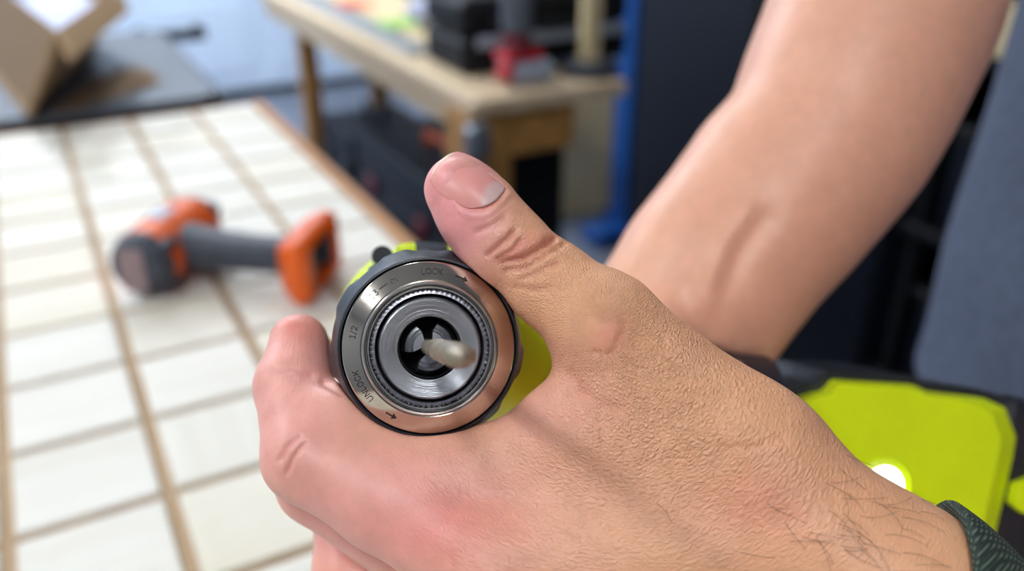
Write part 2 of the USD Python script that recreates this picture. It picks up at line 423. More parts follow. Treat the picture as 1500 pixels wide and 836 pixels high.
obj('side_badge', loc(rbox(.02, .026, .004, .0018), -.002, -.008, .0665), M['grey_pale'], dr, False, True, label='bluish white sticker on the housing')
outer = m3.Manifold.batch_hull([m3.Manifold.sphere(.012, 24).translate((x, y, z)) for x, yy, zz in ((.146, .028, .017), (.157, .038, .0212)) for y in (-yy, yy) for z in (.034 - zz, .034 + zz)])
inner = m3.Manifold.batch_hull([m3.Manifold.sphere(.006, 12).translate((x, y, z)) for x in (.154, .20) for y in (-.028, .028) for z in (.034 - .017, .034 + .017)])
obj('base', arr((outer - inner).translate((0, -.012, 0))), M['orange'], dr, 35, True, label='orange open battery base')
obj('battery_socket', loc(rbox(.008, .056, .036, .002), .153, -.012, .034), M['black'], dr, False, True)
for k in (-1, 1): obj('contact_rail', loc(cbox(.012, .006, .034, .001), .160, -.012 + k * .022, .034), M['grey_dark'], dr, False, True)

# ------------------------------------------------------------------ behind the table on the left: machine, carton, sheet
MW0, MW1, MU0, MU1, MZ = -.75, .285, 1.53, 2.2, .892
mc = thing('table_saw', 'dark machine with a flat grey top just behind the slotted table', 'machine', room(-.2, 1.85, 0))
poly = sbox(MW0, MU0, MW1, MU1).buffer(-.06).buffer(.06)
def rslab(p, z0, z1):
    q = extrude(p, z1 - z0); q.apply_transform(frame(ZUP * z0, W, U, ZUP)); return q
obj('casing', rslab(poly, .60, MZ - .012), M['deep'], mc)
obj('top', rslab(poly.buffer(-.012), MZ - .012, MZ), M['grey_mid'], mc)
for a in (MW0 + .08, MW1 - .12):
    for b in (MU0 + .08, MU1 - .12): obj('leg', rb(a, a + .04, b, b + .04, 0, .60, .003), M['deep'], mc)
p0, p1 = at(198, 56, 2.02), at(300, 48, 2.1)
fence = obj('fence_rail', beam(p0, p1, .03, .028), M['grey_mid'], mc)
f0, f1 = at(122, 104, 1.72), at(204, 58, 2.02)
obj('fence_arm', beam(f0, f1, .016, .012), M['grey_dark'], mc)
obj('fence_post', beam(at(290, 52, 2.08), at(290, 52, 2.08) * [1, 1, 0] + ZUP * MZ, .02, .02), M['grey_mid'], mc)
obj('fence_post', beam(at(206, 55, 2.03), at(206, 55, 2.03) * [1, 1, 0] + ZUP * MZ, .02, .02), M['grey_mid'], mc)
cs = on(180, 125, MZ)
sheet = Polygon([wu(on(*q, MZ)) for q in ((75, 166), (130, 120), (190, 100), (222, 105), (236, 122), (160, 147))])
cp = obj('cardboard_flap', rslab(sheet, MZ, MZ + .004), M['cardboard']); tag(cp, 'flat piece of cardboard lying on the grey machine top beside the carton', 'cardboard')

def flat(p): return np.array([p[0], p[1], MZ + .0008])
B0 = flat(on(42, 174, MZ)); BR = flat(on(135, 84, MZ)); BLf = B0 + 2.2 * (flat(on(0, 122, MZ)) - B0); BB = BR + BLf - B0
lean = on(86, 48, MZ + .14) - B0
bx = thing('cardboard_box', 'open brown cardboard carton leaning at the left edge behind the slotted table', 'box', B0)
def pane(q, t=.004):
    q = np.array(q); n = np.cross(q[1] - q[0], q[3] - q[0]); n /= np.linalg.norm(n)
    return arr(m3.Manifold.hull_points(np.vstack([q, q + n * t])))
for nm, a, b in (('front_wall', B0, BLf), ('side_wall', BR, B0), ('back_wall', BB, BR), ('side_wall', BLf, BB)):
    obj(nm, pane([a, b, b + lean, a + lean]), M['cardboard'], bx)
obj('bottom', pane([q + ZUP * .0045 for q in (B0, BR, BB, BLf)]), M['cardboard_in'], bx)
out = (BR - B0) / np.linalg.norm(BR - B0); outl = (BLf - B0) / np.linalg.norm(BLf - B0)
obj('flap', pane([B0 + lean, BR + lean, BR + lean - outl * .05 - ZUP * .035, B0 + lean - outl * .05 - ZUP * .03]), M['cardboard_in'], bx)
obj('flap', pane([BB + lean, BR + lean, BR + lean + out * .05 + ZUP * .05, BB + lean + out * .05 + ZUP * .05]), M['cardboard_in'], bx)
obj('flap', pane([BLf + lean, BB + lean, BB + lean + outl * .05 + ZUP * .03, BLf + lean + outl * .05 + ZUP * .03]), M['cardboard_in'], bx)
ctr = (B0 + BR + BB + BLf) / 4
stack = [ctr + (q - ctr) * .9 for q in (B0, BR, BB, BLf)]
pp = obj('paper_stack', arr(m3.Manifold.hull_points(np.array([q + ZUP * .006 + lean * .04 for q in stack] + [q + lean * .72 for q in stack]))), M['paper'])
tag(pp, 'stack of bluish white paper inside the cardboard carton', 'paper')

# ------------------------------------------------------------------ the workbench and what is on and under it
BZ = .85
def px_of(p):
    q = R.T @ (np.asarray(p) - CAM); return 750 + F * q[0] / -q[2], 418 - F * q[1] / -q[2]
LEGU = min(np.linspace(1.8, 3.2, 141), key=lambda u: abs(px_of(room(.775, u + .02, .60))[0] - 458))
bn = thing('workbench', 'long pine workbench with a square front leg and an apron', 'workbench', room(1.0, 2.2, 0))
obj('top_plank', rb(.695, .85, 1.43, 3.05, BZ - .03, BZ, .003), M['bench_wood'], bn)
for k, (a, b) in enumerate(((.852, .945), (.947, 1.04))):
    obj('top_plank', rb(a, b, 1.43, 3.05, BZ - .03, BZ, .003), M['bench_wood'], bn)
obj('apron', rb(.705, .735, 1.56, 2.98, BZ - .08, BZ - .031, .003), M['bench_wood'], bn)
obj('apron', rb(.79, .93, 1.45, 1.48, BZ - .125, BZ - .031, .003), M['bench_leg'], bn)
for a, b, s in ((.69, 1.45, .098), (.74, LEGU, .055), (.97, LEGU, .05)):
    obj('leg', rb(a, a + s, b, b + s, 0, BZ - .031, .004), M['bench_leg'], bn)
obj('leg', rb(.82, .86, 1.56, 1.60, 0, BZ - .031, .004), M['deep'], bn, label='dark steel leg behind the apron')
obj('shelf_board', rb(.74, 1.03, 1.62, 2.95, .22, .245, .003), M['bench_wood'], bn)
vs = thing('bench_clamp', 'small grey steel clamp on the near corner of the workbench', 'clamp', room(.69, 1.43, BZ - .1))
obj('jaw', rb(.67, .715, 1.39, 1.428, BZ - .1, BZ - .035, .008), M['steel'], vs)
obj('screw', rod(room(.68, 1.405, BZ - .13), room(.68, 1.405, BZ - .1), .007), M['steel'], vs)
rl = obj('aluminium_rail', rb(.735, .80, 1.83, 2.95, BZ, BZ + .012, .003), M['aluminium']); tag(rl, 'long grey aluminium rail lying along the front edge of the workbench', 'rail')
sheetp = [obj('plywood_sheet', rb(.82, 1.02, 1.82, 2.95, BZ, BZ + .012, .002), M['pale_ply'])]; tag(sheetp[0], 'pale plywood sheet lying on the workbench beside the aluminium rail', 'plywood')
for nm, px, py, m, lab in (('green_card', 586, 34, 'green_paper', 'green card lying on the plywood sheet'), ('red_card', 520, 6, 'red_paper', 'orange red card lying at the far end of the plywood sheet')):
    c = on(px, py, BZ + .0125); a, b = wu(c)
    o = obj(nm, rb(a - .05, a + .05, b - .06, b + .06, BZ + .0122, BZ + .0142, .0005), M[m]); tag(o, lab, 'card')
c = on(642, 14, BZ + .05); a, b = wu(c)
bag = trimesh.creation.icosphere(4); bag.vertices *= (1 + .35 * (meshkit.fbm(bag.vertices * 2.2 + 5, 4)[:, None] - .5))
bag.vertices = bag.vertices * [.085, .06, .035]; bag.vertices[:, 2] -= bag.vertices[:, 2].min()
o = obj('crumpled_bag', put(bag, room(a, b, BZ + .0125)), M['paper'], None, 50); tag(o, 'crumpled white paper bag on the workbench behind the long black case', 'bag')
cs = thing('long_case', 'long black tool case with a grey stripe lying across the workbench', 'case', room(.95, 1.64, BZ))
obj('lower_shell', rb(.76, 1.16, 1.60, 1.80, BZ + .0005, BZ + .075, .012), M['deep'], cs)
obj('lid', rb(.76, 1.16, 1.60, 1.80, BZ + .079, BZ + .15, .014), M['deep'], cs)
obj('stripe', rb(.79, 1.14, 1.592, 1.605, BZ + .055, BZ + .078, .003), M['grey_pale'], cs)
obj('handle', join(rb(.92, 1.05, 1.56, 1.575, BZ + .09, BZ + .105, .004), rb(.92, .935, 1.57, 1.605, BZ + .09, BZ + .105, .004), rb(1.035, 1.05, 1.57, 1.605, BZ + .09, BZ + .105, .004)), M['deep'], cs)
for k in (.82, 1.07): obj('latch', rb(k, k + .035, 1.59, 1.603, BZ + .085, BZ + .12, .003), M['black'], cs)
c = on(762, 120, BZ); a, b = wu(c); b = max(b, 1.50)
mt = thing('multitool', 'red and grey power tool standing upright on the workbench in front of the long case', 'power tool', room(a, b, BZ))
obj('base', put(rbox(.10, .075, .045, .015), room(a + .012, b, BZ + .0225)), M['grey_pale'], mt, 40)
obj('collar', put(rbox(.088, .06, .02, .009), room(a - .004, b, BZ + .054)), M['red'], mt, 40)
obj('knob', put(lathe([(0, -.016), (.013, -.015), (.017, -.006), (.017, .006), (.013, .015), (0, .016)], 32), room(a - .05, b - .03, BZ + .03), ZUP, W, -U), M['red'], mt, 40)
obj('neck', put(lathe([(.0, 0), (.032, 0), (.028, .02), (.024, .04), (0, .04)], 32), room(a - .008, b, BZ + .062)), M['dark_red'], mt, 40)
obj('motor_barrel', put(lathe([(.0, 0), (.029, 0), (.031, .02), (.031, .12), (.028, .16), (.0, .165)], 32), room(a - .008, b, BZ + .10)), M['grey_mid'], mt, 40)
c = on(862, 108, BZ); a, b = wu(c); b = max(b, 1.50)
st = thing('round_stand', 'black round base with a pale wooden post standing in it', 'stand', room(a, b, BZ))
obj('disc', put(lathe([(0, 0), (.055, 0), (.06, .006), (.06, .02), (.055, .026), (.02, .028), (0, .028)], 64), room(a, b, BZ)), M['grey_dark'], st, 40)
obj('post', put(cbox(.036, .03, .15, .003), room(a, b, BZ + .10)), M['pale_ply'], st)
obj('cap', put(cbox(.05, .045, .03, .006), room(a, b, BZ + .19)), M['black'], st)

def tool_case(name, w, u, z, sx, sy, sz, label, latch, handle, rot=0, lid='navy'):
    t = thing(name, label, 'tool case', room(w, u, z))
    ca, sa = math.cos(rot), math.sin(rot); X, Y = W * ca + U * sa, -W * sa + U * ca
    P = lambda x, y, q: room(w, u, z) + X * x + Y * y + ZUP * q
    obj('lower_shell', put(rbox(sx, sy, sz * .55, .012), P(0, 0, sz * .275), X, Y), M['navy'], t, 40)
    obj('lid', put(rbox(sx, sy, sz * .43, .014), P(0, 0, sz * .785), X, Y), M[lid], t, 40)
    for k in (-.28, .28): obj('latch', put(cbox(.012, .05, .05, .003), P(-sx / 2 - .005, k * sy, sz * .56), X, Y), M[latch], t)
    obj('handle', put(join(loc(rbox(.02, .16, .016, .006), 0, 0, .03), loc(cbox(.02, .016, .034, .003), 0, .07, .014), loc(cbox(.02, .016, .034, .003), 0, -.07, .014)), P(0, 0, sz), X, Y), M[handle], t)
tool_case('tool_case', .90, 2.06, .246, .26, .62, .30, 'large dark tool case with an orange handle on the workbench shelf', 'dark_red', 'orange')
tool_case('tool_case', .90, 2.55, .246, .26, .30, .26, 'dark tool case with a black handle at the far end of the workbench shelf', 'black', 'black')
tool_case('tool_case', .55, 1.95, 0, .22, .75, .33, 'dark tool case with red latches standing on the floor before the workbench', 'red', 'grey_dark', 0, 'grey_dark')
tool_case('tool_case', .50, 1.30, 0, .20, .48, .42, 'tall dark tool case on the floor between the slotted table and the workbench', 'dark_red', 'black')
fb = obj('storage_bin', join(rb(.87, 1.025, 1.63, 1.72, .246, .70, .01)), M['deep']); tag(fb, 'black storage bin on the workbench shelf behind the front leg', 'bin')

# ------------------------------------------------------------------ board and blue stand on the floor beyond the bench
a, b = wu(on(783, 327, 0)); a2, b2_ = wu(on(908, 311, 0))
pb = obj('plywood_board', put(cbox(a2 - a, .018, .86, .002), room((a + a2) / 2, b, .43)), M['grey_ply']); tag(pb, 'greyish plywood board standing upright on the floor beside the blue stand', 'plywood')
c = on(924, 335, 0); a, b = wu(c)
bs = thing('blue_stand', 'tall blue steel stand with a foot plate beside the dark cabinet', 'stand', room(a, b, 0))
obj('column', put(rbox(.15, .10, 1.0, .015), room(a, b, .5)), M['blue'], bs, 40)
obj('foot', join(put(rbox(.24, .12, .06, .012), room(a - .10, b - .05, .03)), put(rbox(.09, .3, .05, .012), room(a, b - .02, .026))), M['blue'], bs, 40)
obj('upper_tube', put(rbox(.06, .06, .5, .01), room(a + .03, b, 1.2)), M['blue'], bs, 40)
obj('clamp_knob', put(lathe([(0, -.02), (.03, -.02), (.036, -.01), (.036, .01), (.03, .02), (0, .02)], 32), room(a + .01, b - .07, .73), W, ZUP, -U), M['steel'], bs, 40)

# ------------------------------------------------------------------ cabinets along the right wall
cb = thing('tall_cabinet', 'tall dark navy cabinet behind the far forearm', 'cabinet', room(1.95, 1.7, 0))
obj('carcass', rb(1.63, RW1 - .02, 1.2, 2.17, 0, 2.0, .006), M['navy'], cb)
for k in range(2):
    d_ = obj('door', rb(1.605, 1.628, 1.205 + k * .482, 1.205 + k * .482 + .478, .04, 1.98, .005), M['navy'], cb)
    obj('handle', rb(1.585, 1.605, 1.655 + k * .055, 1.668 + k * .055, .95, 1.1, .004), M['deep'], d_)
sh = thing('storage_rack', 'black steel storage rack between the far forearm and the grey shirt', 'rack', room(1.95, .6, 0))
for a in (1.64, RW1 - .06):
    for b in (.05, 1.14): obj('post', rb(a, a + .035, b, b + .035, 0, 1.9, .003), M['deep'], sh)
for k, z in enumerate((.12, .5, .88, 1.26, 1.64)): obj('shelf', rb(1.62, RW1 - .02, .04, 1.185, z, z + .025, .003), M['deep'], sh)
obj('back_panel', rb(RW1 - .02, RW1 - .01, .04, 1.185, .05, 1.9, .002), M['deep'], sh)
k = 0
words = {0: 'bottom', 1: 'second', 2: 'middle', 3: 'fourth'}
pos = ['nearest the camera', 'in the middle', 'next to the cabinet']
for lev, z in enumerate((.145, .525, .905, 1.285)):
    for j in range(3):
        if (lev, j) == (2, 2): continue
        b = .1 + j * .355
        t = thing('storage_box', f'dark lidded storage box on the {words[lev]} rack shelf from the floor, {pos[j]}', 'box', room(1.85, b + .16, z))
        obj('tub', rb(1.66, 2.1, b, b + .32, z, z + .2, .012), M['navy'], t)
        obj('lid', rb(1.65, 2.11, b - .008, b + .328, z + .201, z + .228, .008), M['deep'], t)
o = obj('wood_block', rb(1.625, 2.0, .86, 1.13, .9055, 1.0, .004), M['pale_ply']); tag(o, 'pale wooden block on the rack shelf at the upper right', 'wood')

# ------------------------------------------------------------------ the cordless drill (local mm frame: x along the handle, y across, z towards the rear, origin at the chuck's face)
C0 = K(629.5, 510, 203)
ax = np.array([-.135, .005, -1.0]); ax /= np.linalg.norm(ax)          # camera space, towards the rear
hd = np.array([.97, -.24, 0]); hd -= ax * (hd @ ax); hd /= np.linalg.norm(hd)
nd_ = np.cross(ax, hd)
DR = np.stack([hd, nd_, ax], 1)                                        # local -> camera space
DM = np.eye(4); DM[:3, :3] = R @ DR; DM[:3, 3] = to_world(C0)
def dl(v): return (np.asarray(v) - C0) @ DR                            # camera space mm -> drill local mm
def on_plane(px, py, s):                                               # pixel -> drill local (x, y) at this z
    k = K(px, py, 1000.0); o = dl(np.zeros(3)); d = dl(k) - o
    t = (s - o[2]) / d[2]; q = o + d * t
    return q[:2]
drill = thing('cordless_drill', 'yellow-green and black cordless drill held with its steel chuck towards the viewer', 'drill', matrix=DM)
def dobj(name, m, mt, parent=None, smooth=35, label=None):
    q = arr(m).copy(); q.vertices = q.vertices / 1000.0
    return obj(name, q, mt, parent or drill, smooth, True, label)
def drill_mat(name, nodes, links, surface='p.BSDF'): return mat(name, nodes, links, surface)
def tangent_nodes():
    c = to_world(C0); a = R @ ax
    return {'g': ('geometry', {}), 's': ('vector_math', {'math_type': 'subtract', 'vector2': tuple(c)}), 'x': ('vector_math', {'math_type': 'cross_product', 'vector2': tuple(a)}), 't': ('vector_math', {'math_type': 'normalize'}),
            'l': ('vector_math', {'math_type': 'length'})}, [('g.position', 's.vector1'), ('s.vector', 'x.vector1'), ('x.vector', 't.vector1'), ('x.vector', 'l.vector1')]
tn, tl = tangent_nodes()
M['turned'] = mat('turned_steel', {**tn, 'm': ('math', {'math_type': 'multiply', 'value2': 9000.0}), 'sn': ('noise_texture', {'dimensions': '1D', 'scale': 1.0, 'detail': 3}),
    'n3': ('noise_texture', {'scale': 900, 'detail': 3}), 'mx': ('math', {'math_type': 'multiply_add', 'value2': .5}), 'b': ('bump', {'distance': .00008, 'strength': .8}),
    'p': ('principled_bsdf', {'base_color': (.50, .52, .56), 'metallic': 1.0, 'roughness': .24, 'anisotropic': .9})},
    tl + [('l.value', 'm.value1'), ('m.value', 'sn.w'), ('g.position', 'n3.vector'), ('n3.fac', 'mx.value1'), ('sn.fac', 'mx.value3'), ('mx.value', 'b.height'), ('b.normal', 'p.normal'), ('t.vector', 'p.tangent')])
M['chrome'] = plain('polished_steel', (206, 202, 198), .24, 1.0, vary=.02, scale=200)
M['ring_steel'] = plain('satin_nickel', (196, 188, 178), .13, 1.0, vary=.02, scale=200)
M['dark_steel'] = plain('oiled_steel', (168, 168, 176), .40, 1.0, vary=.2, scale=900, bump=.00005, bump_scale=2500)
M['jaw_steel'] = plain('jaw_steel', (176, 178, 184), .34, 1.0, vary=.05, scale=300)
M['engrave'] = plain('engraving', (58, 52, 48), .5, .3)
M['rubber'] = plain('black_rubber', (30, 33, 42), .42, vary=.1, scale=150, bump=.00003, bump_scale=1500)
M['lime'] = plain('lime_plastic', (220, 242, 0), .42, vary=.03, scale=60, bump=.00002, bump_scale=900)
M['bit'] = plain('grey_masonry_bit', (150, 140, 122), .45, .5, vary=.2, scale=300)
M['led'] = lamp_mat('led_lens', (.95, 1.0, .9), 9.0)

# chuck: front ring, lip, toothed ring, turned nose, jaws, sleeve
dobj('chuck_ring', lathe([(15.6, .1), (15.9, 0), (19.7, 2.3), (20.15, 2.9), (20.3, 3.6), (20.3, 8), (15.6, 8), (15.6, .1)], 192), M['ring_steel'])
dobj('chuck_lip', lathe([(15.6, 6), (15.65, .2), (15.5, -.3), (15.2, -.55), (14.9, -.5), (14.7, -.2), (14.62, .9), (14.5, .9), (14.42, .2), (14.2, -.05), (13.95, -.05), (13.8, .2), (13.75, 1.2), (13.7, 6), (15.6, 6)], 192), M['chrome'])
teeth = lathe([(13.7, 3), (13.68, .9), (13.2, .45), (12.6, .3), (12.45, 1.0), (12.45, 3), (13.7, 3)], 288, lambda t, j: 1 + .009 * np.sign(np.sin(t * 72)) * (j < 3) * (j > 0))
dobj('toothed_ring', teeth, M['dark_steel'], smooth=20)
nose = dobj('chuck_nose', lathe([(12.35, 6), (12.3, 1.6), (11.9, .5), (11.5, -.1), (11.2, -.25), (7.6, .7), (7.35, .9), (7.25, 1.4), (7.2, 18), (0, 18), (0, 19), (12.35, 19), (12.35, 6)], 192), M['turned'])
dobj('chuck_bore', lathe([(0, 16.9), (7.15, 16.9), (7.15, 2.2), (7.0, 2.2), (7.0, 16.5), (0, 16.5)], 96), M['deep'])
jp = lathe([(0, 3.4), (3.7, 3.4), (4.3, 3.9), (4.9, 3.3), (5.6, 3.6), (6.7, 5.2), (6.85, 6.5), (6.85, 16.4), (0, 16.4)], 96)
jm = m3.Manifold(m3.Mesh(np.asarray(jp.vertices, np.float32), np.asarray(jp.faces, np.uint32)))
for deg in (156, 36, 276):                                             # in the picture's turn
    w_ = math.radians(deg); dcam = np.array([math.cos(w_), math.sin(w_), 0]); dx, dy = hd @ dcam, nd_ @ dcam
    an = math.degrees(math.atan2(dy, dx))
    wedge = m3.Manifold.hull_points(np.array([(x, y, z) for z in (0, 20) for x, y in ((1.15, -.35), (1.15, .35), (8.5, 4.6), (8.5, -4.6), (3.0, 2.6), (3.0, -2.6))])).rotate((0, 0, an))
    dobj('jaw', jm ^ wedge, M['jaw_steel'], smooth=30)
dobj('chuck_sleeve', lathe([(20.35, 8), (20.35, 3.7), (20.6, 3.3), (21.1, 3.4), (21.6, 4.4), (22.1, 7.0), (23.0, 9.5), (23.4, 12), (23.4, 32), (22.6, 35), (18, 35), (18, 8), (20.35, 8)], 240,
     lambda t, j: 1 + .016 * np.clip(np.cos(t * 9 + .6) * 2.2, -1, 1) * ((j > 5) & (j < 10))), M['rubber'])
dobj('torque_collar', lathe([(17, 36), (22.4, 36), (23.6, 37.5), (24.0, 40), (24.0, 54), (23.4, 56), (17, 56), (17, 36)], 240, lambda t, j: 1 + .012 * np.sign(np.sin(t * 20)) * ((j > 1) & (j < 5))), M['rubber'])

# engraved letters round the ring, on its cone
def ring_text(txt, deg, height, r=17.85):
    t = meshkit.text_mesh(txt, height, .12, False)
    v = t.vertices.copy(); v[:, 0] -= t.bounds[:, 0].mean(); v[:, 1] -= height / 2
    rad = r + v[:, 1]; a = math.radians(deg) - v[:, 0] / r
    cam_x, cam_y = rad * np.cos(a), rad * np.sin(a)
    z = (rad - 15.9) * (2.3 / 3.8) - .05 - v[:, 2] + .1
    lx, ly = cam_x * hd[0] + cam_y * hd[1], cam_x * nd_[0] + cam_y * nd_[1]; fix = rad / np.hypot(lx, ly)
    loc_ = np.stack([lx * fix, ly * fix, z], 1)
    m = trimesh.Trimesh(loc_, t.faces, process=False)
    if m.volume < 0: m.invert()
    return m
ringp = stage.GetPrimAtPath(str(drill.GetPath()) + '/chuck_ring')
for txt, deg, hgt in (('LOCK', 88, 1.4), ('13', 136, 1.4), ('m', 118, 1.4), ('1/2', 168, 1.4), ('UNLOCK', 209, 1.4)):
    dobj('engraving', ring_text(txt, deg, hgt), M['engrave'], ringp, False)
def ring_mark(pts, deg, r=17.85):
    q = extrude(Polygon(pts), .12); v = q.vertices.copy()
    rad = r + v[:, 1]; a = math.radians(deg) - v[:, 0] / r
    cx, cy = rad * np.cos(a), rad * np.sin(a); z = (rad - 15.9) * (2.3 / 3.8) + .05 - v[:, 2]
    lx, ly = cx * hd[0] + cy * hd[1], cx * nd_[0] + cy * nd_[1]; fix = rad / np.hypot(lx, ly)
    m = trimesh.Trimesh(np.stack([lx * fix, ly * fix, z], 1), q.faces, process=False)
    if m.volume < 0: m.invert()
    return m
dobj('engraved_dash', ring_mark([(-1.1, -.15), (1.1, -.15), (1.1, .15), (-1.1, .15)], 127), M['engrave'], ringp, False)
dobj('engraved_arrow', ring_mark([(-1.6, -.18), (.5, -.18), (.5, -.7), (1.6, 0), (.5, .7), (.5, .18), (-1.6, .18)], 65), M['engrave'], ringp, False)
dobj('engraved_arrow', ring_mark([(1.4, -.18), (-.3, -.18), (-.3, -.8), (-1.5, 0), (-.3, .8), (-.3, .18), (1.4, .18)], 240), M['engrave'], ringp, False)

# housing, handle, foot and battery
def dfield(parts, k, lo, hi, h):
    f0 = parts
    def f(p):
        r = f0[0](p)
        for g_ in f0[1:]: r = smin(r, g_(p), k)
        return r
    return net(f, lo, hi, h)
hz = 82.0
housing_f = [cone((1, 0, 80), (0, 0, 150), 25.5, 27), cone((1, 0, 66), (1, 0, 80), 24, 25.5), cone((14, 0, hz), (46, 0, hz + 6), 27, 22)]
def housing(p):
    r = housing_f[0](p)
    for g_ in housing_f[1:]: r = smin(r, g_(p), 8)
    return smax(r, 57.5 - p[:, 2], 2.0)
dobj('motor_housing', net(housing, (-34, -36, 40), (76, 36, 186), 1.6), M['lime'], smooth=True)
dobj('rear_grip_cover', lathe([(0, 182), (12, 181), (22, 176), (27, 166), (28.2, 152), (28.2, 140), (26, 140), (27, 150), (0, 160)], 96), M['rubber'])
nub = np.array([math.cos(math.radians(117)), math.sin(math.radians(117)), 0]); nx, ny = hd @ nub, nd_ @ nub
dobj('screw_boss', trimesh.creation.cylinder(3.2, 26, sections=32).apply_translation((nx * 25.6, ny * 25.6, 73)), M['rubber'])
for deg, mtl, nm in ((99, 'lime', 'top_rib'), (84, 'grey_dark', 'mode_ring_tab')):
    q = np.array([math.cos(math.radians(deg)), math.sin(math.radians(deg)), 0]); qx, qy = hd @ q, nd_ @ q
    b_ = rbox(4, 7 if mtl == 'lime' else 11, 30, 1.2); b_.apply_transform(frame([qx * 25.2, qy * 25.2, 76], [qx, qy, 0], [-qy, qx, 0], [0, 0, 1]))
    dobj(nm, b_, M[mtl])
hr = []
for x, ry, rz, zc in ((52, 17, 21, hz + 7), (60, 16, 20.5, hz + 8), (75, 16, 20, hz + 10), (105, 16.5, 21, hz + 12), (122, 19, 25, hz + 14)):
    th = np.linspace(0, 2 * np.pi, 56, endpoint=False)
    hr.append(np.stack([np.full(56, x), ry * np.cos(th), zc + rz * np.sin(th)], 1))
dobj('handle', loft(hr), M['rubber'], smooth=40)
dobj('trigger', rbox(22, 13, 14, 5).apply_translation((72, 0, hz - 14)), M['rubber'], smooth=40)
FS = 92.0
fp = [(1150, 590), (1200, 576), (1210, 574), (1226, 557), (1340, 564), (1360, 574), (1440, 583), (1472, 597), (1488, 640), (1484, 668), (1452, 805), (1430, 850), (1330, 880), (1150, 800)]
fpi = [(1154, 594), (1201, 581), (1213, 579), (1229, 562), (1338, 569), (1357, 579), (1424, 588), (1452, 604), (1466, 640), (1463, 665), (1434, 796), (1415, 838), (1330, 872), (1156, 796)]
outer_ = np.array([on_plane(*q, FS + 5) for q in fp]); inner_ = np.array([on_plane(*q, FS) for q in fpi])
foot = loft([np.c_[inner_, np.full(len(fp), FS)], np.c_[outer_, np.full(len(fp), FS + 5)], np.c_[outer_, np.full(len(fp), FS + 62)]])
footp = dobj('foot', foot, M['lime'], smooth=False)
lc = on_plane(1296, 712, FS)
dobj('led_bezel', lathe([(10.2, 1), (10.2, -.6), (9.6, -1.0), (9.0, -.6), (9.0, 1), (10.2, 1)], 64).apply_translation((*lc, FS)), M['lime'], footp)
dobj('led_lens', lathe([(0, -.9), (3, -.8), (6, -.3), (7.2, .4), (7.2, 1), (0, 1)], 64).apply_translation((*lc, FS - .3)), M['led'], footp, label='lit white lamp in the foot')
bpoly = Polygon(outer_).buffer(3.2, join_style=1)
ox = outer_[:, 0].max()
batt = extrude(bpoly, 48); batt.apply_translation((0, 0, FS + 9))
pk = dobj('battery_pack', join(batt, rbox(36, 58, 70, 5).apply_translation((ox + 10, outer_[:, 1].mean(), FS + 40))), M['rubber'], smooth=False, label='black battery pack behind the foot')
gp = np.array([on_plane(*q, FS + 3) for q in ((1488, 712), (1545, 690), (1560, 760), (1496, 745), (1484, 735))])
gq = extrude(Polygon(gp).buffer(1.2), 5); gq.apply_translation((0, 0, FS + 2))
dobj('battery_latch', gq, M['lime'], pk, False, label='yellow-green release latch')

# the bit in the chuck
bp0, bp1 = np.array([0, 0, 12.0]), np.array([0, 0, -66.0])
b0_, b1_ = C0 + ax * 4, K(694, 527, 139)
bz = (b0_ - b1_) / np.linalg.norm(b0_ - b1_); bx_ = np.cross([0, 1.0, 0], bz); bx_ /= np.linalg.norm(bx_)
bm = np.eye(4); bm[:3, :3] = R @ np.stack([bx_, np.cross(bz, bx_), bz], 1); bm[:3, 3] = to_world(b0_)
bit = thing('drill_bit', 'short grey drill bit gripped in the jaws of the chuck', 'drill bit', matrix=bm)
def flute(z0, z1, r0, turns, seg=28, n=60):
    rings = []
    for t in np.linspace(0, 1, n):
        th = np.linspace(0, 2 * np.pi, seg, endpoint=False); a = t * turns * 2 * np.pi
        rr = r0 * (1 - .26 * np.exp(-((np.mod(th - a, np.pi) - np.pi / 2) / .55) ** 2))
        rings.append(np.stack([rr * np.cos(th), rr * np.sin(th), np.full(seg, z0 + (z1 - z0) * t)], 1))
    return loft(rings)
bo = lambda n, m, mt: obj(n, trimesh.Trimesh(np.asarray(m.vertices) / 1000, m.faces, process=False), mt, bit, 40, True)
bo('shank', lathe([(0, 14), (1.9, 14), (1.9, -14), (0, -14)], 32), M['bit'])
bo('flute', flute(-14, -54, 2.4, 1.6), M['bit'])
tip = lathe([(0, -58), (.8, -57.4), (2.9, -54.5), (2.9, -52), (0, -52)], 24); tip.vertices[:, 1] *= .75
bo('carbide_tip', tip, M['bit'])
# ------------------------------------------------------------------ the person
SCREWED = None
chuck_r = C0
def chuck_d(p):
    q = (p - C0) @ DR
    r = np.linalg.norm(q[:, :2], axis=1)
    return smax(r - np.interp(q[:, 2], [2, 5, 8, 12], [20.6, 21.4, 22.6, 23.3]), np.maximum(2.0 - q[:, 2], q[:, 2] - 70), 1.0)
def J(px, py, d, r): return (K(px, py, d), r)
T_TIP, T_DIS, T_IP, T_PRX, T_MCP = J(670, 277, 212, 7.9), J(700, 312, 212, 9.3), J(737, 360, 212, 10.0), J(808, 417, 210, 9.8), J(884, 478, 205, 12.4)
T_CMC = J(1105, 662, 198, 13.5)
thumb = chain([T_TIP, T_DIS, T_IP, T_PRX, T_MCP, T_CMC], 4)
index = chain([J(438, 502, 230, 7.6), J(430, 565, 222, 9.3), J(452, 668, 209, 10.6), J(560, 735, 205, 10.6), J(722, 826, 199, 13.0)], 3)
middle = chain([J(452, 520, 252, 7.6), J(440, 595, 243, 9.2), J(468, 706, 228, 10.6), J(758, 893, 219, 13.2)], 3)
ring_f = chain([J(520, 640, 262, 7.2), J(506, 742, 255, 9.0), J(514, 835, 247, 10.2), J(800, 960, 238, 12.6)], 3)
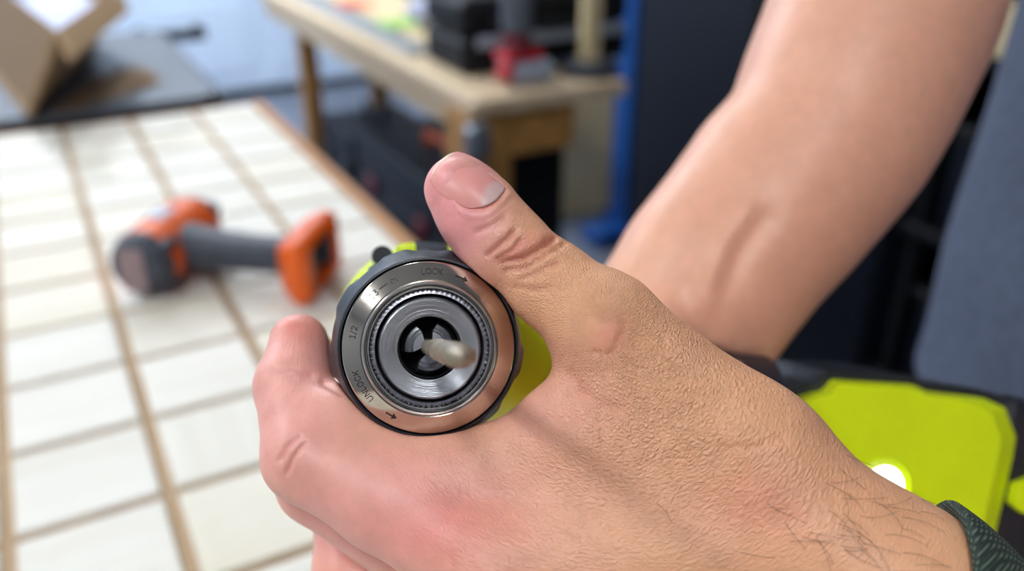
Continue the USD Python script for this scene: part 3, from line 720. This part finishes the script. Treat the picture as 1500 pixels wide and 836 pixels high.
little = chain([J(590, 700, 275, 6.4), J(570, 800, 270, 7.8), J(570, 895, 262, 8.8), J(850, 1010, 254, 11.6)], 3)
fingers = [index, middle, ring_f, little]
WR_A, WR_B = K(1308, 876, 192), K(1330, 915, 222)
palm_parts = [cone(*[x for x in (K(722, 826, 199), K(1180, 800, 194), 13.0, 14.5)]), cone(K(758, 893, 219), K(1215, 860, 208), 13.2, 15), cone(K(800, 960, 238), K(1250, 900, 222), 12.6, 14.5), cone(K(850, 1010, 254), K(1270, 930, 234), 11.6, 13.5),
              cone(K(1180, 800, 194), WR_A, 14.0, 17.5), cone(K(1270, 930, 234), WR_B, 13.5, 17.5), cone(T_CMC[0], WR_A, 13.5, 17.0)]
FA = K(0, 0, 1) * 0
ELB_L = np.array([300., -215., -215.])                                 # left elbow, camera space
fdir = ELB_L - WR_A; fdir /= np.linalg.norm(fdir)
forearm_l = [cone(WR_A, WR_A + fdir * 120, 17.5, 26), cone(WR_B, WR_B + fdir * 120, 17.5, 25), cone(WR_A + fdir * 110, ELB_L, 30, 38)]
axisd = lambda a, b: (b - a) / np.linalg.norm(b - a)
io_a = axisd(K(800, 650, 200), K(1150, 780, 195)); io_c = np.cross(io_a, [0, 0, 1.0]); io_c /= np.linalg.norm(io_c); io_b = np.cross(io_c, io_a)
inter = ell(K(985, 690, 202), (io_a, io_c, io_b), (38, 21, 15))
web = chain([J(896, 580, 206, 5.0), J(856, 632, 206, 4.6), J(800, 662, 206, 5.2), J(735, 690, 206, 6)], 3)
web2 = cone(K(915, 635, 207), K(815, 725, 205), 8, 9)
pad = chain([J(509, 618, 214, 9.6), J(566, 686, 211, 10.5), J(640, 706, 209, 11.5), J(752, 680, 209, 10.8)], 4)
palm_fill = ell(K(980, 800, 222), (io_a, io_c, io_b), (40, 22, 30))
nail_c, nail_u = K(690, 268, 205), axisd(K(712, 300, 212), K(645, 243, 212))
nail_n = np.array([.30, .22, .93]); nail_n -= nail_u * (nail_n @ nail_u); nail_n /= np.linalg.norm(nail_n); nail_v = np.cross(nail_n, nail_u)
def nail_mask(p, grow=0.0):
    q = p - nail_o
    a, b, c = q @ nail_u, q @ nail_v, q @ nail_n
    e = (np.abs((a - .3) / (8.4 + grow)) ** 3.2 + np.abs(b / (7.7 + grow)) ** 3.2)
    return np.where(c > -1, e, 9)
nail_o = None
VS = 1.0 if nail_v @ np.array([.7, .7, 0]) > 0 else -1.0
def hand_core(p):
    d = palm_parts[0](p)
    for g_ in palm_parts[1:]: d = smin(d, g_(p), 9)
    d = smin(d, palm_fill(p), 12)
    f = fingers[0](p)
    for g_ in fingers[1:]: f = smin(f, g_(p), 1.6)
    d = smin(d, f, 6)
    th = thumb(p)
    w_ = smin(smin(web(p), web2(p), 6), inter(p), 10)
    d = smin(d, w_, 10)
    d = smin(d, th, 9)
    d = smin(d, pad(p), 6)
    fa = smin(forearm_l[0](p), forearm_l[1](p), 16)
    d = smin(d, fa, 14)
    return d
def hand(p):
    return smax(hand_core(p), -chuck_d(p), 1.2)
def trace(f, o, d, n=60):
    t = np.zeros(len(o))
    for _ in range(n): t += np.clip(f(o + d * t[:, None]), -2, 8) * .9
    return t
# where the thumbnail lies
o_ = K(684, 268, 212)
nail_o = o_ - nail_v * VS * 1.1 - nail_u * .8
t_ = trace(hand, (nail_o + nail_n * 25)[None], -nail_n[None])[0]
nail_o = nail_o + nail_n * (25 - t_)
def hand_nail(p):
    d = hand(p)
    near = np.linalg.norm(p - nail_o, axis=1) < 16
    if near.any():
        e = nail_mask(p[near])
        d = d.copy(); d[near] += .5 * np.clip((1.12 - e) / .3, 0, 1) - .35 * np.exp(-((e - 1.55) / .35) ** 2)
    return d
HL = net(hand_nail, (-72, -170, -290), (150, 34, -168), .68)
# everything left of a plane inside the wristband belongs to this finely meshed end
cut_c = K(1450, 880, 200); cut_n = fdir
keep = ((HL.vertices - cut_c) @ cut_n < 0)
HL.update_faces(keep[HL.faces].all(1)); HL.remove_unreferenced_vertices()
# creases and folds, in the skin itself
def polyd(px, py, pts):
    best = np.full(len(px), 1e9)
    for (x0, y0), (x1, y1) in zip(pts[:-1], pts[1:]):
        dx, dy = x1 - x0, y1 - y0
        t = np.clip(((px - x0) * dx + (py - y0) * dy) / (dx * dx + dy * dy), 0, 1)
        best = np.minimum(best, np.hypot(px - x0 - t * dx, py - y0 - t * dy))
    return best
CREASES = [  # pixels of the photograph, depth in mm, half width in px
    ([(716, 372), (740, 352), (752, 340)], .55, 5), ([(735, 384), (770, 376), (795, 360), (812, 348)], .8, 5), ([(728, 378), (752, 366), (762, 352)], .5, 4),
    ([(740, 396), (768, 392), (800, 372), (826, 356)], .45, 5), ([(765, 408), (790, 396), (815, 384)], .35, 5), ([(700, 338), (722, 330), (738, 318)], .3, 5), ([(755, 420), (785, 425), (805, 420)], .3, 5), ([(800, 350), (822, 366)], .25, 4),
    ([(836, 548), (850, 572), (880, 590), (905, 596)], .45, 8), ([(838, 560), (868, 600), (890, 620)], .25, 7), ([(800, 606), (822, 615), (850, 612)], .2, 7),
    ([(875, 610), (884, 632), (880, 655)], .22, 5), ([(845, 575), (840, 600), (846, 625)], .22, 6),
    ([(412, 672), (420, 655), (436, 640)], .55, 5), ([(420, 692), (428, 672), (445, 650)], .5, 4), ([(400, 545), (430, 540), (455, 548)], .35, 6), ([(475, 560), (500, 575)], .5, 7),
    ([(660, 812), (668, 836)], .2, 5), ([(1060, 655), (1100, 655), (1145, 640)], .3, 7),
    ([(870, 515), (888, 520), (902, 512)], .3, 4), ([(905, 500), (916, 480), (912, 465)], .25, 5)]
BUMPS = [([(775, 366), (790, 352)], .5, 13), ([(745, 372), (756, 362)], .35, 9), ([(890, 490), (893, 496)], .4, 26), ([(1000, 640), (1110, 625)], .3, 26), ([(640, 765), (660, 775)], .5, 35), ([(800, 384), (820, 372)], .25, 9)]
def sculpt(m):
    px, py = pix(m.vertices); n = m.vertex_normals
    front = np.clip((n * (-m.vertices / np.linalg.norm(m.vertices, axis=1)[:, None])).sum(1) * 2.5, 0, 1)
    s = np.zeros(len(px))
    for pts, dep, w_ in CREASES: s -= 1.5 * dep * np.exp(-(polyd(px, py, pts) / w_) ** 2)
    for pts, dep, w_ in BUMPS: s += dep * np.exp(-(polyd(px, py, pts) / w_) ** 2)
    s *= front
    v = m.vertices
    s += .5 * (meshkit.fbm(v / 14.0, 2, 3) - .5) + .16 * (meshkit.noise(v / 4.0, 5) - .5)
    near = nail_mask(v, 1.4) < 1.3
    s[near] *= 0
    m.vertices = v + n * s[:, None]
def tones(v):
    """The skin's own colour: tan on the back of the hand, pink on the fingers, knuckles and scars."""
    px, py = pix(v)
    tan, pink, red = np.array(lin(234, 174, 134)), np.array(lin(236, 168, 156)), np.array(lin(228, 128, 118))
    g = lambda x, y, sx, sy, a=0: np.exp(-(((px - x) * math.cos(a) + (py - y) * math.sin(a)) / sx) ** 2 - ((-(px - x) * math.sin(a) + (py - y) * math.cos(a)) / sy) ** 2)
    k = np.clip(np.maximum.reduce([1.5 * g(655, 310, 80, 100), 1.2 * g(420, 600, 130, 200), 1.15 * g(540, 750, 260, 150), .6 * g(780, 600, 120, 90)]), 0, 1)
    c = tan + (pink - tan) * k[:, None]
    r = np.clip(np.maximum.reduce([.4 * g(893, 490, 26, 24), .5 * g(645, 775, 90, 60), .5 * g(768, 360, 40, 14, -.5), .6 * g(430, 478, 40, 30), .35 * g(700, 420, 30, 30), .3 * g(1110, 740, 90, 60)]), 0, 1)
    c = c + (red - c) * r[:, None]
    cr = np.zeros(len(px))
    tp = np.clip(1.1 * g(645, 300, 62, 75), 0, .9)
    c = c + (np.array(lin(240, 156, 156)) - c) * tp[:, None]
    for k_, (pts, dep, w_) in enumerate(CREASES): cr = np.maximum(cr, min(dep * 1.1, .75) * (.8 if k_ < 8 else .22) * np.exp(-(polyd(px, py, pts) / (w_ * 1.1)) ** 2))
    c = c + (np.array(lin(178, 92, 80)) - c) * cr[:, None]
    mott = meshkit.fbm(v / 7.0, 3, 11)[:, None]
    return np.clip(c * (1 + .16 * (mott - .5)), 0, 1)

sculpt(HL)
# the rest of the body: coarse
TX, TY = .411, .47
sh_l, sh_r = np.array([TX, TY - .22, 1.34]), np.array([TX + .01, TY + .2, 1.36])
def cs_(p): return (R.T @ (np.asarray(p) - CAM)) * 1000
SHL, SHR = cs_(sh_l), cs_(sh_r)
WRR = K(1014, 452, 335); ELB_R = K(1352, -160, 378)
rdir = axisd(WRR, ELB_R)
side_ = np.cross(rdir, [0, 0, 1.0]); side_ /= np.linalg.norm(side_)
FSD = 11.0 if side_[0] > 0 else -11.0
ra = [ell(WRR + rdir * 5, (rdir, axisd(np.zeros(3), np.cross(rdir, [0, 0, 1.0])), np.cross(rdir, axisd(np.zeros(3), np.cross(rdir, [0, 0, 1.0])))), (40, 29, 22)),
      chain([J(1014, 452, 335, 26), J(1050, 400, 338, 29), J(1138, 300, 345, 32.5), J(1213, 200, 352, 35.5), J(1257, 100, 358, 38.5), J(1299, 0, 364, 40), (ELB_R, 42)], 20),
      cone(ELB_R, SHR, 43, 52)]
side = axisd(np.zeros(3), np.cross(rdir, [0, 0, 1.0]))
ra_t = [cone(WRR - side * 12, WRR - side * 7 + rdir * 60, 17, 18), cone(WRR + side * 12, WRR + side * 12 + rdir * 60, 15, 18)]
# right hand closed round the handle (drill local mm)
def dg(x, y, z): return C0 + DR @ np.array([x, y, z], float)
rh = [cone(WRR, dg(62, 0, 138), 24, 22), cone(dg(56, 12, 132), dg(104, 12, 132), 13, 12), cone(dg(56, -12, 132), dg(104, -12, 132), 13, 12)]
rfs = []
for i, x in enumerate((58, 74, 89, 102)):
    rr = (9, 9, 8.5, 7.5)[i]
    rfs.append(chain([(dg(x, 22, 128), rr + 2), (dg(x, 28, 100), rr), (dg(x, 20, 72), rr), (dg(x, 2, 67), rr - 1), (dg(x, -9, 72), rr - 1.5)], 3))
rfs.append(chain([(dg(62, -10, 142), 13), (dg(68, -20, 120), 10), (dg(80, -18, 94), 9), (dg(90, -8, 78), 7.5)], 3))
tc = np.array([.50, .37, 0])
def wv(x, y, z): return cs_((x, y, z))
up_ = R.T @ ZUP; fx = R.T @ np.array([1.0, 0, 0]); fy = R.T @ np.array([0, 1.0, 0])
torso = [ell(wv(TX, TY, 1.03), (fx, fy, up_), (118, 165, 230)), ell(wv(TX + .02, TY, 1.22), (fx, fy, up_), (118, 180, 190)), cone(SHL, SHR, 62, 62), ell(wv(TX, TY, .86), (fx, fy, up_), (115, 165, 130)), cone(wv(TX + .015, TY, 1.38), wv(TX, TY, 1.47), 52, 55)]
def torso_d(p):
    r = torso[0](p)
    for g_ in torso[1:]: r = smin(r, g_(p), 60)
    return r
def arm_l(p):
    r = smin(forearm_l[0](p), forearm_l[1](p), 16)
    r = smin(r, forearm_l[2](p), 20)
    return smin(r, upper_l(p), 18)
upper_l = cone(ELB_L, SHL, 38, 52)
handle_d = cone(dg(30, 0, 90), dg(125, 0, 94), 17, 17)
def body(p):
    a = ra[0](p)
    for g_ in ra[1:]: a = smin(a, g_(p), 16)
    for g_ in ra_t: a = smin(a, g_(p), 20)
    h = rh[0](p)
    for g_ in rh[1:]: h = smin(h, g_(p), 10)
    for g_ in rfs: h = smin(h, g_(p), 3)
    a = smin(a, h, 10)
    a = smax(a, -handle_d(p), 1.5)
    d = smin(a, arm_l(p), 2)
    d = smin(d, torso_d(p), 25)
    # stops inside the wristband, where the finely meshed hand begins
    return smax(d, -np.maximum((p - cut_c) @ cut_n + 6, np.linalg.norm(p - cut_c, axis=1) - 75) if False else -1e3 + 0 * p[:, 0], 1) if False else d
blo = np.min([cs_((x, y, z)) for x in (.0, .62) for y in (.05, .80) for z in (.78, 1.56)], 0); bhi = np.max([cs_((x, y, z)) for x in (.0, .62) for y in (.05, .80) for z in (.78, 1.56)], 0)
BD = net(body, blo, bhi, 3.2)
v = BD.vertices
cutaway = ((v - cut_c) @ cut_n < -5) & (np.linalg.norm(v - cut_c, axis=1) < 110) & (-v[:, 2] < 250) 
BD.update_faces(~cutaway[BD.faces].any(1)); BD.remove_unreferenced_vertices()
# forearm shape: tendons at the wrist, muscle
px, py = pix(BD.vertices); n = BD.vertex_normals
s = -1.6 * np.exp(-(polyd(px, py, [(1062, 420), (1085, 360), (1120, 320)]) / 20) ** 2) + 1.6 * np.exp(-(polyd(px, py, [(1035, 440), (1060, 360), (1095, 310)]) / 16) ** 2)
s *= (-BD.vertices[:, 2] > 270) & (-BD.vertices[:, 2] < 380) & ((n * -BD.vertices).sum(1) > 0)
s += 1.0 * (meshkit.fbm(BD.vertices / 40.0, 2, 9) - .5)
BD.vertices = BD.vertices + n * s[:, None]

g0 = np.array([TX, TY, 0])
person = thing('person', 'person in a grey t-shirt with bare forearms, holding the drill in both hands', 'person', g0)
tone_far = np.tile(np.array(lin(232, 172, 144)), (len(BD.vertices), 1)) * (1 + .06 * (meshkit.fbm(BD.vertices / 16.0, 3, 4)[:, None] - .5))
vs_ = np.vstack([HL.vertices, BD.vertices]); fs_ = np.vstack([HL.faces, BD.faces + len(HL.vertices)])
whole = trimesh.Trimesh(vs_, fs_, process=False)
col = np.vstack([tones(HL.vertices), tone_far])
px, py = pix(HL.vertices)
gg = lambda x, y, sx, sy, a=0: np.exp(-(((px - x) * math.cos(a) + (py - y) * math.sin(a)) / sx) ** 2 - ((-(px - x) * math.sin(a) + (py - y) * math.cos(a)) / sy) ** 2)
wr = np.clip(.35 + .9 * gg(970, 540, 130, 90, .6) + .5 * gg(930, 640, 120, 60) + .4 * gg(1000, 700, 250, 120) - .6 * gg(650, 290, 80, 90) - .35 * gg(480, 700, 200, 200) + .3 * gg(800, 400, 60, 50) - .9 * gg(885, 485, 32, 30), .05, 1.3)
wr = np.concatenate([wr, np.full(len(BD.vertices), .10)])
cj = R @ np.array([math.cos(.75), math.sin(.75) * 1, 0])
# fine wrinkles run across the thumb's bone: stretch the pattern along that direction
e1 = R @ axisd(np.zeros(3), np.array([.62, .78, 0])); e1 /= np.linalg.norm(e1)
M['skin'] = mat('skin', {'g': ('geometry', {}), 'a': ('attribute', {'attribute': 'tone'}), 'w': ('attribute', {'attribute': 'wrinkle'}),
    'q': ('vector_math', {'math_type': 'subtract', 'vector2': tuple(to_world(K(878, 470, 200)))}), 'qx': ('vector_math', {'math_type': 'dot_product', 'vector2': tuple(R[:, 0])}), 'qy': ('vector_math', {'math_type': 'dot_product', 'vector2': tuple(R[:, 1])}), 'qz': ('vector_math', {'math_type': 'dot_product', 'vector2': tuple(R[:, 2])}),
    'x2': ('math', {'math_type': 'multiply'}), 'rr': ('math', {'math_type': 'multiply_add'}), 'rad': ('math', {'math_type': 'sqrt'}), 'ny': ('math', {'math_type': 'multiply', 'value2': -1.0}), 'th': ('math', {'math_type': 'arctan2'}), 'tm': ('math', {'math_type': 'multiply', 'value2': .019}), 'qzs': ('math', {'math_type': 'multiply', 'value2': .6}), 'ad': ('combine_xyz', {}),
    'nz': ('noise_texture', {'scale': 500, 'detail': 2}), 'ns': ('vector_math', {'math_type': 'scale', 'scale': .0011}), 'ad2': ('vector_math', {'math_type': 'add'}),
    'v1': ('voronoi_texture', {'feature': 'distance_to_edge', 'scale': 980, 'randomness': 1.0}), 'c1': ('map_range', {'from_min': 0.0, 'from_max': .5, 'to_min': 0, 'to_max': 1, 'clamp': True}),
    'v2': ('voronoi_texture', {'feature': 'distance_to_edge', 'scale': 1500, 'randomness': 1.0}), 'c2': ('map_range', {'from_min': 0.0, 'from_max': .4, 'to_min': 0, 'to_max': .35, 'clamp': True}),
    'n1': ('noise_texture', {'scale': 260, 'detail': 3}), 'sm': ('math', {'math_type': 'add'}), 'sm2': ('math', {'math_type': 'add'}),
    'ml': ('math', {'math_type': 'multiply'}), 'b': ('bump', {'distance': .00030, 'strength': 1.0}),
    'n4': ('noise_texture', {'scale': 160, 'detail': 5, 'roughness': .65}), 'r4': ('map_range', {'from_min': .3, 'from_max': .7, 'to_min': .93, 'to_max': 1.06}), 'cm': ('vector_math', {'math_type': 'scale'}),
    'p': ('principled_bsdf', {'roughness': .40, 'specular_ior_level': .5, 'subsurface_weight': .14, 'subsurface_scale': .0022, 'subsurface_radius': (1.0, .35, .2)})},
    [('g.position', 'q.vector1'), ('q.vector', 'qx.vector1'), ('q.vector', 'qy.vector1'), ('q.vector', 'qz.vector1'), ('qx.value', 'x2.value1'), ('qx.value', 'x2.value2'), ('qy.value', 'rr.value1'), ('qy.value', 'rr.value2'), ('x2.value', 'rr.value3'), ('rr.value', 'rad.value1'),
     ('qy.value', 'ny.value1'), ('qx.value', 'th.value2'), ('ny.value', 'th.value1'), ('th.value', 'tm.value1'), ('rad.value', 'ad.x'), ('tm.value', 'ad.y'), ('qz.value', 'qzs.value1'), ('qzs.value', 'ad.z'),
     ('g.position', 'nz.vector'), ('nz.color', 'ns.vector1'), ('ad.vector', 'ad2.vector1'), ('ns.vector', 'ad2.vector2'), ('ad2.vector', 'v1.vector'), ('v1.distance', 'c1.value'), ('ad2.vector', 'v2.vector'), ('v2.distance', 'c2.value'),
     ('g.position', 'n1.vector'), ('c1.result', 'sm.value1'), ('c2.result', 'sm.value2'), ('sm.value', 'sm2.value1'), ('n1.fac', 'sm2.value2'), ('sm2.value', 'ml.value1'), ('w.fac', 'ml.value2'), ('ml.value', 'b.height'), ('b.normal', 'p.normal'),
     ('g.position', 'n4.vector'), ('n4.fac', 'r4.value'), ('a.color', 'cm.vector1'), ('r4.result', 'cm.scale'), ('cm.vector', 'p.base_color')])
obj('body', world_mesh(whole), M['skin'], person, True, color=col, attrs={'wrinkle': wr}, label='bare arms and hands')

# thumbnail: a curved plate laid in its bed
na, nb_ = 30, 26
A_, B_ = np.meshgrid(np.linspace(-1, 1, na), np.linspace(-1, 1, nb_), indexing='ij')
sq = np.sqrt(np.maximum(1 - np.abs(B_) ** 3.0 * .55, 0)); la = .3 + A_ * 8.3 * np.where(A_ > 0, 1, sq ** 1.0) * np.sqrt(1 - .25 * B_ ** 2); lb_ = B_ * 7.6 * np.sqrt(1 - np.where(A_ > 0, .45, .2) * np.abs(A_) ** 2.5)
org = nail_o + la[..., None] * nail_u + lb_[..., None] * nail_v + nail_n * 14
t_ = trace(hand, org.reshape(-1, 3), np.tile(-nail_n, (na * nb_, 1)))
ht = 14 - t_
BS = np.stack([np.ones(na * nb_), la.ravel(), lb_.ravel(), la.ravel() ** 2, lb_.ravel() ** 2, la.ravel() * lb_.ravel(), lb_.ravel() ** 4], 1)
okh = ht > -6
cf = np.linalg.lstsq(BS[okh], ht[okh], rcond=None)[0]; hf = BS @ cf
top = nail_o + la.reshape(-1, 1) * nail_u + lb_.reshape(-1, 1) * nail_v + (hf + .12)[:, None] * nail_n
bot = top - nail_n * .9
idx = np.arange(na * nb_).reshape(na, nb_)
q4 = np.stack([idx[:-1, :-1], idx[1:, :-1], idx[1:, 1:], idx[:-1, 1:]], -1).reshape(-1, 4)
rim = np.concatenate([idx[:-1, 0], idx[-1, :-1], idx[::-1, -1][:-1], idx[0, ::-1][:-1]])
rn = np.roll(rim, -1); N_ = na * nb_
faces = np.vstack([q4[:, [0, 1, 2]], q4[:, [0, 2, 3]], q4[:, [0, 2, 1]] + N_, q4[:, [0, 3, 2]] + N_, np.stack([rim, rim + N_, rn], 1), np.stack([rn, rim + N_, rn + N_], 1)])
nail = trimesh.Trimesh(np.vstack([top, bot]), faces, process=False); nail.fix_normals()
al, bl = la.ravel(), lb_.ravel()
nc = np.tile(np.array(lin(242, 158, 150)), (N_, 1))
lun = np.clip((-(al + 4.2) - .09 * bl ** 2 + 0) / 1.2 + .5, 0, 1)[:, None]
nc = nc * (1 - lun) + np.array(lin(236, 188, 184)) * lun
fe = np.clip((al - 7.6) / .5, 0, 1)[:, None]; nc = nc * (1 - fe) + np.array(lin(236, 208, 186)) * fe
M['nail'] = mat('fingernail', {'a': ('attribute', {'attribute': 'tone'}), 'p': ('principled_bsdf', {'roughness': .36, 'specular_ior_level': .45, 'subsurface_weight': .15, 'subsurface_scale': .0015})}, [('a.color', 'p.base_color')])
obj('thumbnail', world_mesh(nail), M['nail'], person, 50 if False else True, color=np.vstack([nc, nc]), label='pink thumbnail with a pale half moon')

# wristband
M['band'] = mat('green_webbing', {'g': ('geometry', {}), 'm': ('mapping', {'mapping_type': 'point', 'rotation': (.5, .3, .9)}), 'w1': ('wave_texture', {'scale': 330, 'bands_direction': 'x', 'distortion': 1.5, 'detail': 1}), 'w2': ('wave_texture', {'scale': 330, 'bands_direction': 'z', 'distortion': 1.5, 'detail': 1}),
    'mm': ('math', {'math_type': 'multiply'}), 'r': ('rgb_ramp', {'ramp': [(0, lin(34, 48, 42)), (.6, lin(78, 98, 86)), (1, lin(112, 130, 116))]}), 'b': ('bump', {'distance': .0005}), 'p': ('principled_bsdf', {'roughness': .8})},
    [('g.position', 'm.vector'), ('m.vector', 'w1.vector'), ('m.vector', 'w2.vector'), ('w1.fac', 'mm.value1'), ('w2.fac', 'mm.value2'), ('mm.value', 'r.fac'), ('mm.value', 'b.height'), ('b.normal', 'p.normal'), ('r.color', 'p.base_color')])
bc = K(1403, 792, 184); bn_ = np.array([.97, -.16, .18]); bn_ /= np.linalg.norm(bn_)
def band(p):
    a = hand_core(p)
    t = (p - bc) @ bn_
    return smax(np.abs(a - 1.6) - 1.5, np.abs(t - 17) - 17, 1.5)
BN = net(band, (70, -150, -270), (190, -20, -140), 1.0)
obj('wristband', world_mesh(BN), M['band'], person, True, label='green woven wristband')

# fine dark hairs on the wrist
M['hair'] = plain('arm_hair', (84, 60, 48), .5)
pts_, cnt = [], []
hr_ = np.random.default_rng(3)
px, py = pix(HL.vertices); nrm = HL.vertex_normals
face_ok = (nrm * -HL.vertices).sum(1) > 0
for k in range(54):
    x, y = (hr_.normal(1250, 60), hr_.normal(760, 45)) if k < 50 else (hr_.normal(1120, 90), hr_.normal(750, 50))
    if y > 850 or x > 1385 or x < 950: continue
    dd = np.hypot(px - x, py - y) + 1e4 * ~face_ok; i = int(np.argmin(dd))
    if dd[i] > 8: continue
    p, nn = HL.vertices[i], nrm[i]
    di = hr_.normal(.55, .35); dv = np.array([math.cos(di), -math.sin(di) * 1.0, 0]); dv -= nn * (dv @ nn); dv /= np.linalg.norm(dv)
    L = hr_.uniform(4, 9.5); bend = hr_.normal(0, .35); sd = np.cross(nn, dv)
    for t in np.linspace(0, 1, 7):
        pts_.append(to_world(p - nn * .1 + dv * L * t + sd * bend * L * t * t + nn * (1.0 * math.sin(t * 2.2))) - g0)
    cnt.append(7)
hc = UsdGeom.BasisCurves.Define(stage, str(person.GetPath()) + '/arm_hair')
hc.CreateTypeAttr('linear'); hc.CreateCurveVertexCountsAttr(cnt); hc.CreatePointsAttr(Vt.Vec3fArray.FromNumpy(np.array(pts_, np.float32)))
hc.CreateWidthsAttr(Vt.FloatArray([.00007])); hc.SetWidthsInterpolation('constant')
UsdShade.MaterialBindingAPI.Apply(hc.GetPrim()).Bind(M['hair']); tag(hc.GetPrim(), 'fine dark hairs on the wrist', kind='stuff')

# clothes
M['shirt'] = plain('grey_jersey', (82, 92, 114), .9, vary=.14, scale=120, bump=.0004, bump_scale=1500)
M['trousers'] = plain('dark_trousers', (40, 44, 54), .9, vary=.12, scale=90, bump=.0003, bump_scale=1200)
cut_up = wv(TX, TY, .93)
def shirt(p):
    d = smin(torso_d(p), ra[-1](p) - 8 + 0 * p[:, 0], 30)
    d = smin(d, upper_l(p) - 8, 30)
    q = p / 1000.0
    w = (q @ up_) * 9 + (q @ fy) * 26
    d = d - 9 - 5 * (meshkit.fbm(np.stack([(q @ fx) * 9, (q @ fy) * 16, (q @ up_) * 6], 1), 3, 21) - .5) - 1.2 * np.sin(w * 1.7)
    t1 = (p - ELB_R) @ axisd(ELB_R, SHR); t2 = (p - ELB_L) @ axisd(ELB_L, SHL)
    near_r = ra[-1](p) < torso_d(p); near_l = upper_l(p) < torso_d(p)
    d = np.where(near_r, np.maximum(d, 150 - t1), d); d = np.where(near_l, np.maximum(d, 190 - t2), d)
    low = (p - cut_up) @ up_
    d = np.maximum(d, -low)
    return np.maximum(d, (p - wv(TX, TY, 1.43)) @ up_)
slo = np.min([cs_((x, y, z)) for x in (.2, .66) for y in (.08, .86) for z in (.86, 1.5)], 0); shi = np.max([cs_((x, y, z)) for x in (.2, .66) for y in (.08, .86) for z in (.86, 1.5)], 0)
SHIRT = net(shirt, slo, shi, 5.0)
obj('t_shirt', world_mesh(SHIRT), M['shirt'], person, True, label='heather grey t-shirt')
legs = [ell(wv(TX + .005, TY, .90), (fx, fy, up_), (126, 172, 110)), cone(wv(TX, TY + .09, .85), wv(TX + .01, TY + .11, .48), 88, 62), cone(wv(TX + .01, TY + .11, .48), wv(TX + .02, TY + .12, .09), 62, 48), cone(wv(TX, TY - .09, .85), wv(TX + .01, TY - .11, .48), 88, 62), cone(wv(TX + .01, TY - .11, .48), wv(TX + .02, TY - .12, .09), 62, 48)]
def trou(p):
    r = legs[0](p)
    for g_ in legs[1:]: r = smin(r, g_(p), 30)
    q = p / 1000.0
    r = r - 4 * (meshkit.fbm(q @ R.T * 14, 3, 8) - .5)
    r = np.maximum(r, (p - wv(TX, TY, .985)) @ up_)
    return np.maximum(r, -((p - wv(TX, TY, .06)) @ up_))
tlo = np.min([cs_((x, y, z)) for x in (TX - .19, TX + .2) for y in (TY - .25, TY + .25) for z in (.02, 1.0)], 0); thi = np.max([cs_((x, y, z)) for x in (TX - .19, TX + .2) for y in (TY - .25, TY + .25) for z in (.02, 1.0)], 0)
obj('trousers', world_mesh(net(trou, tlo, thi, 8.0)), M['trousers'], person, True, label='dark trousers')
for y in (TY - .125, TY + .125):
    o_ = [m3.Manifold.sphere(r_s, 24).translate((x, y + dy, z)) for x, dy, z, r_s in ((TX + .07, 0, .04, .04), (TX - .06, -.01, .035, .035), (TX - .15, 0, .032, .032), (TX + .02, 0, .09, .045))]
    shoe = m3.Manifold.batch_hull(o_).trim_by_plane((0, 0, 1), .001)
    obj('shoe', shoe, M['black'], person, 40)
#PART5
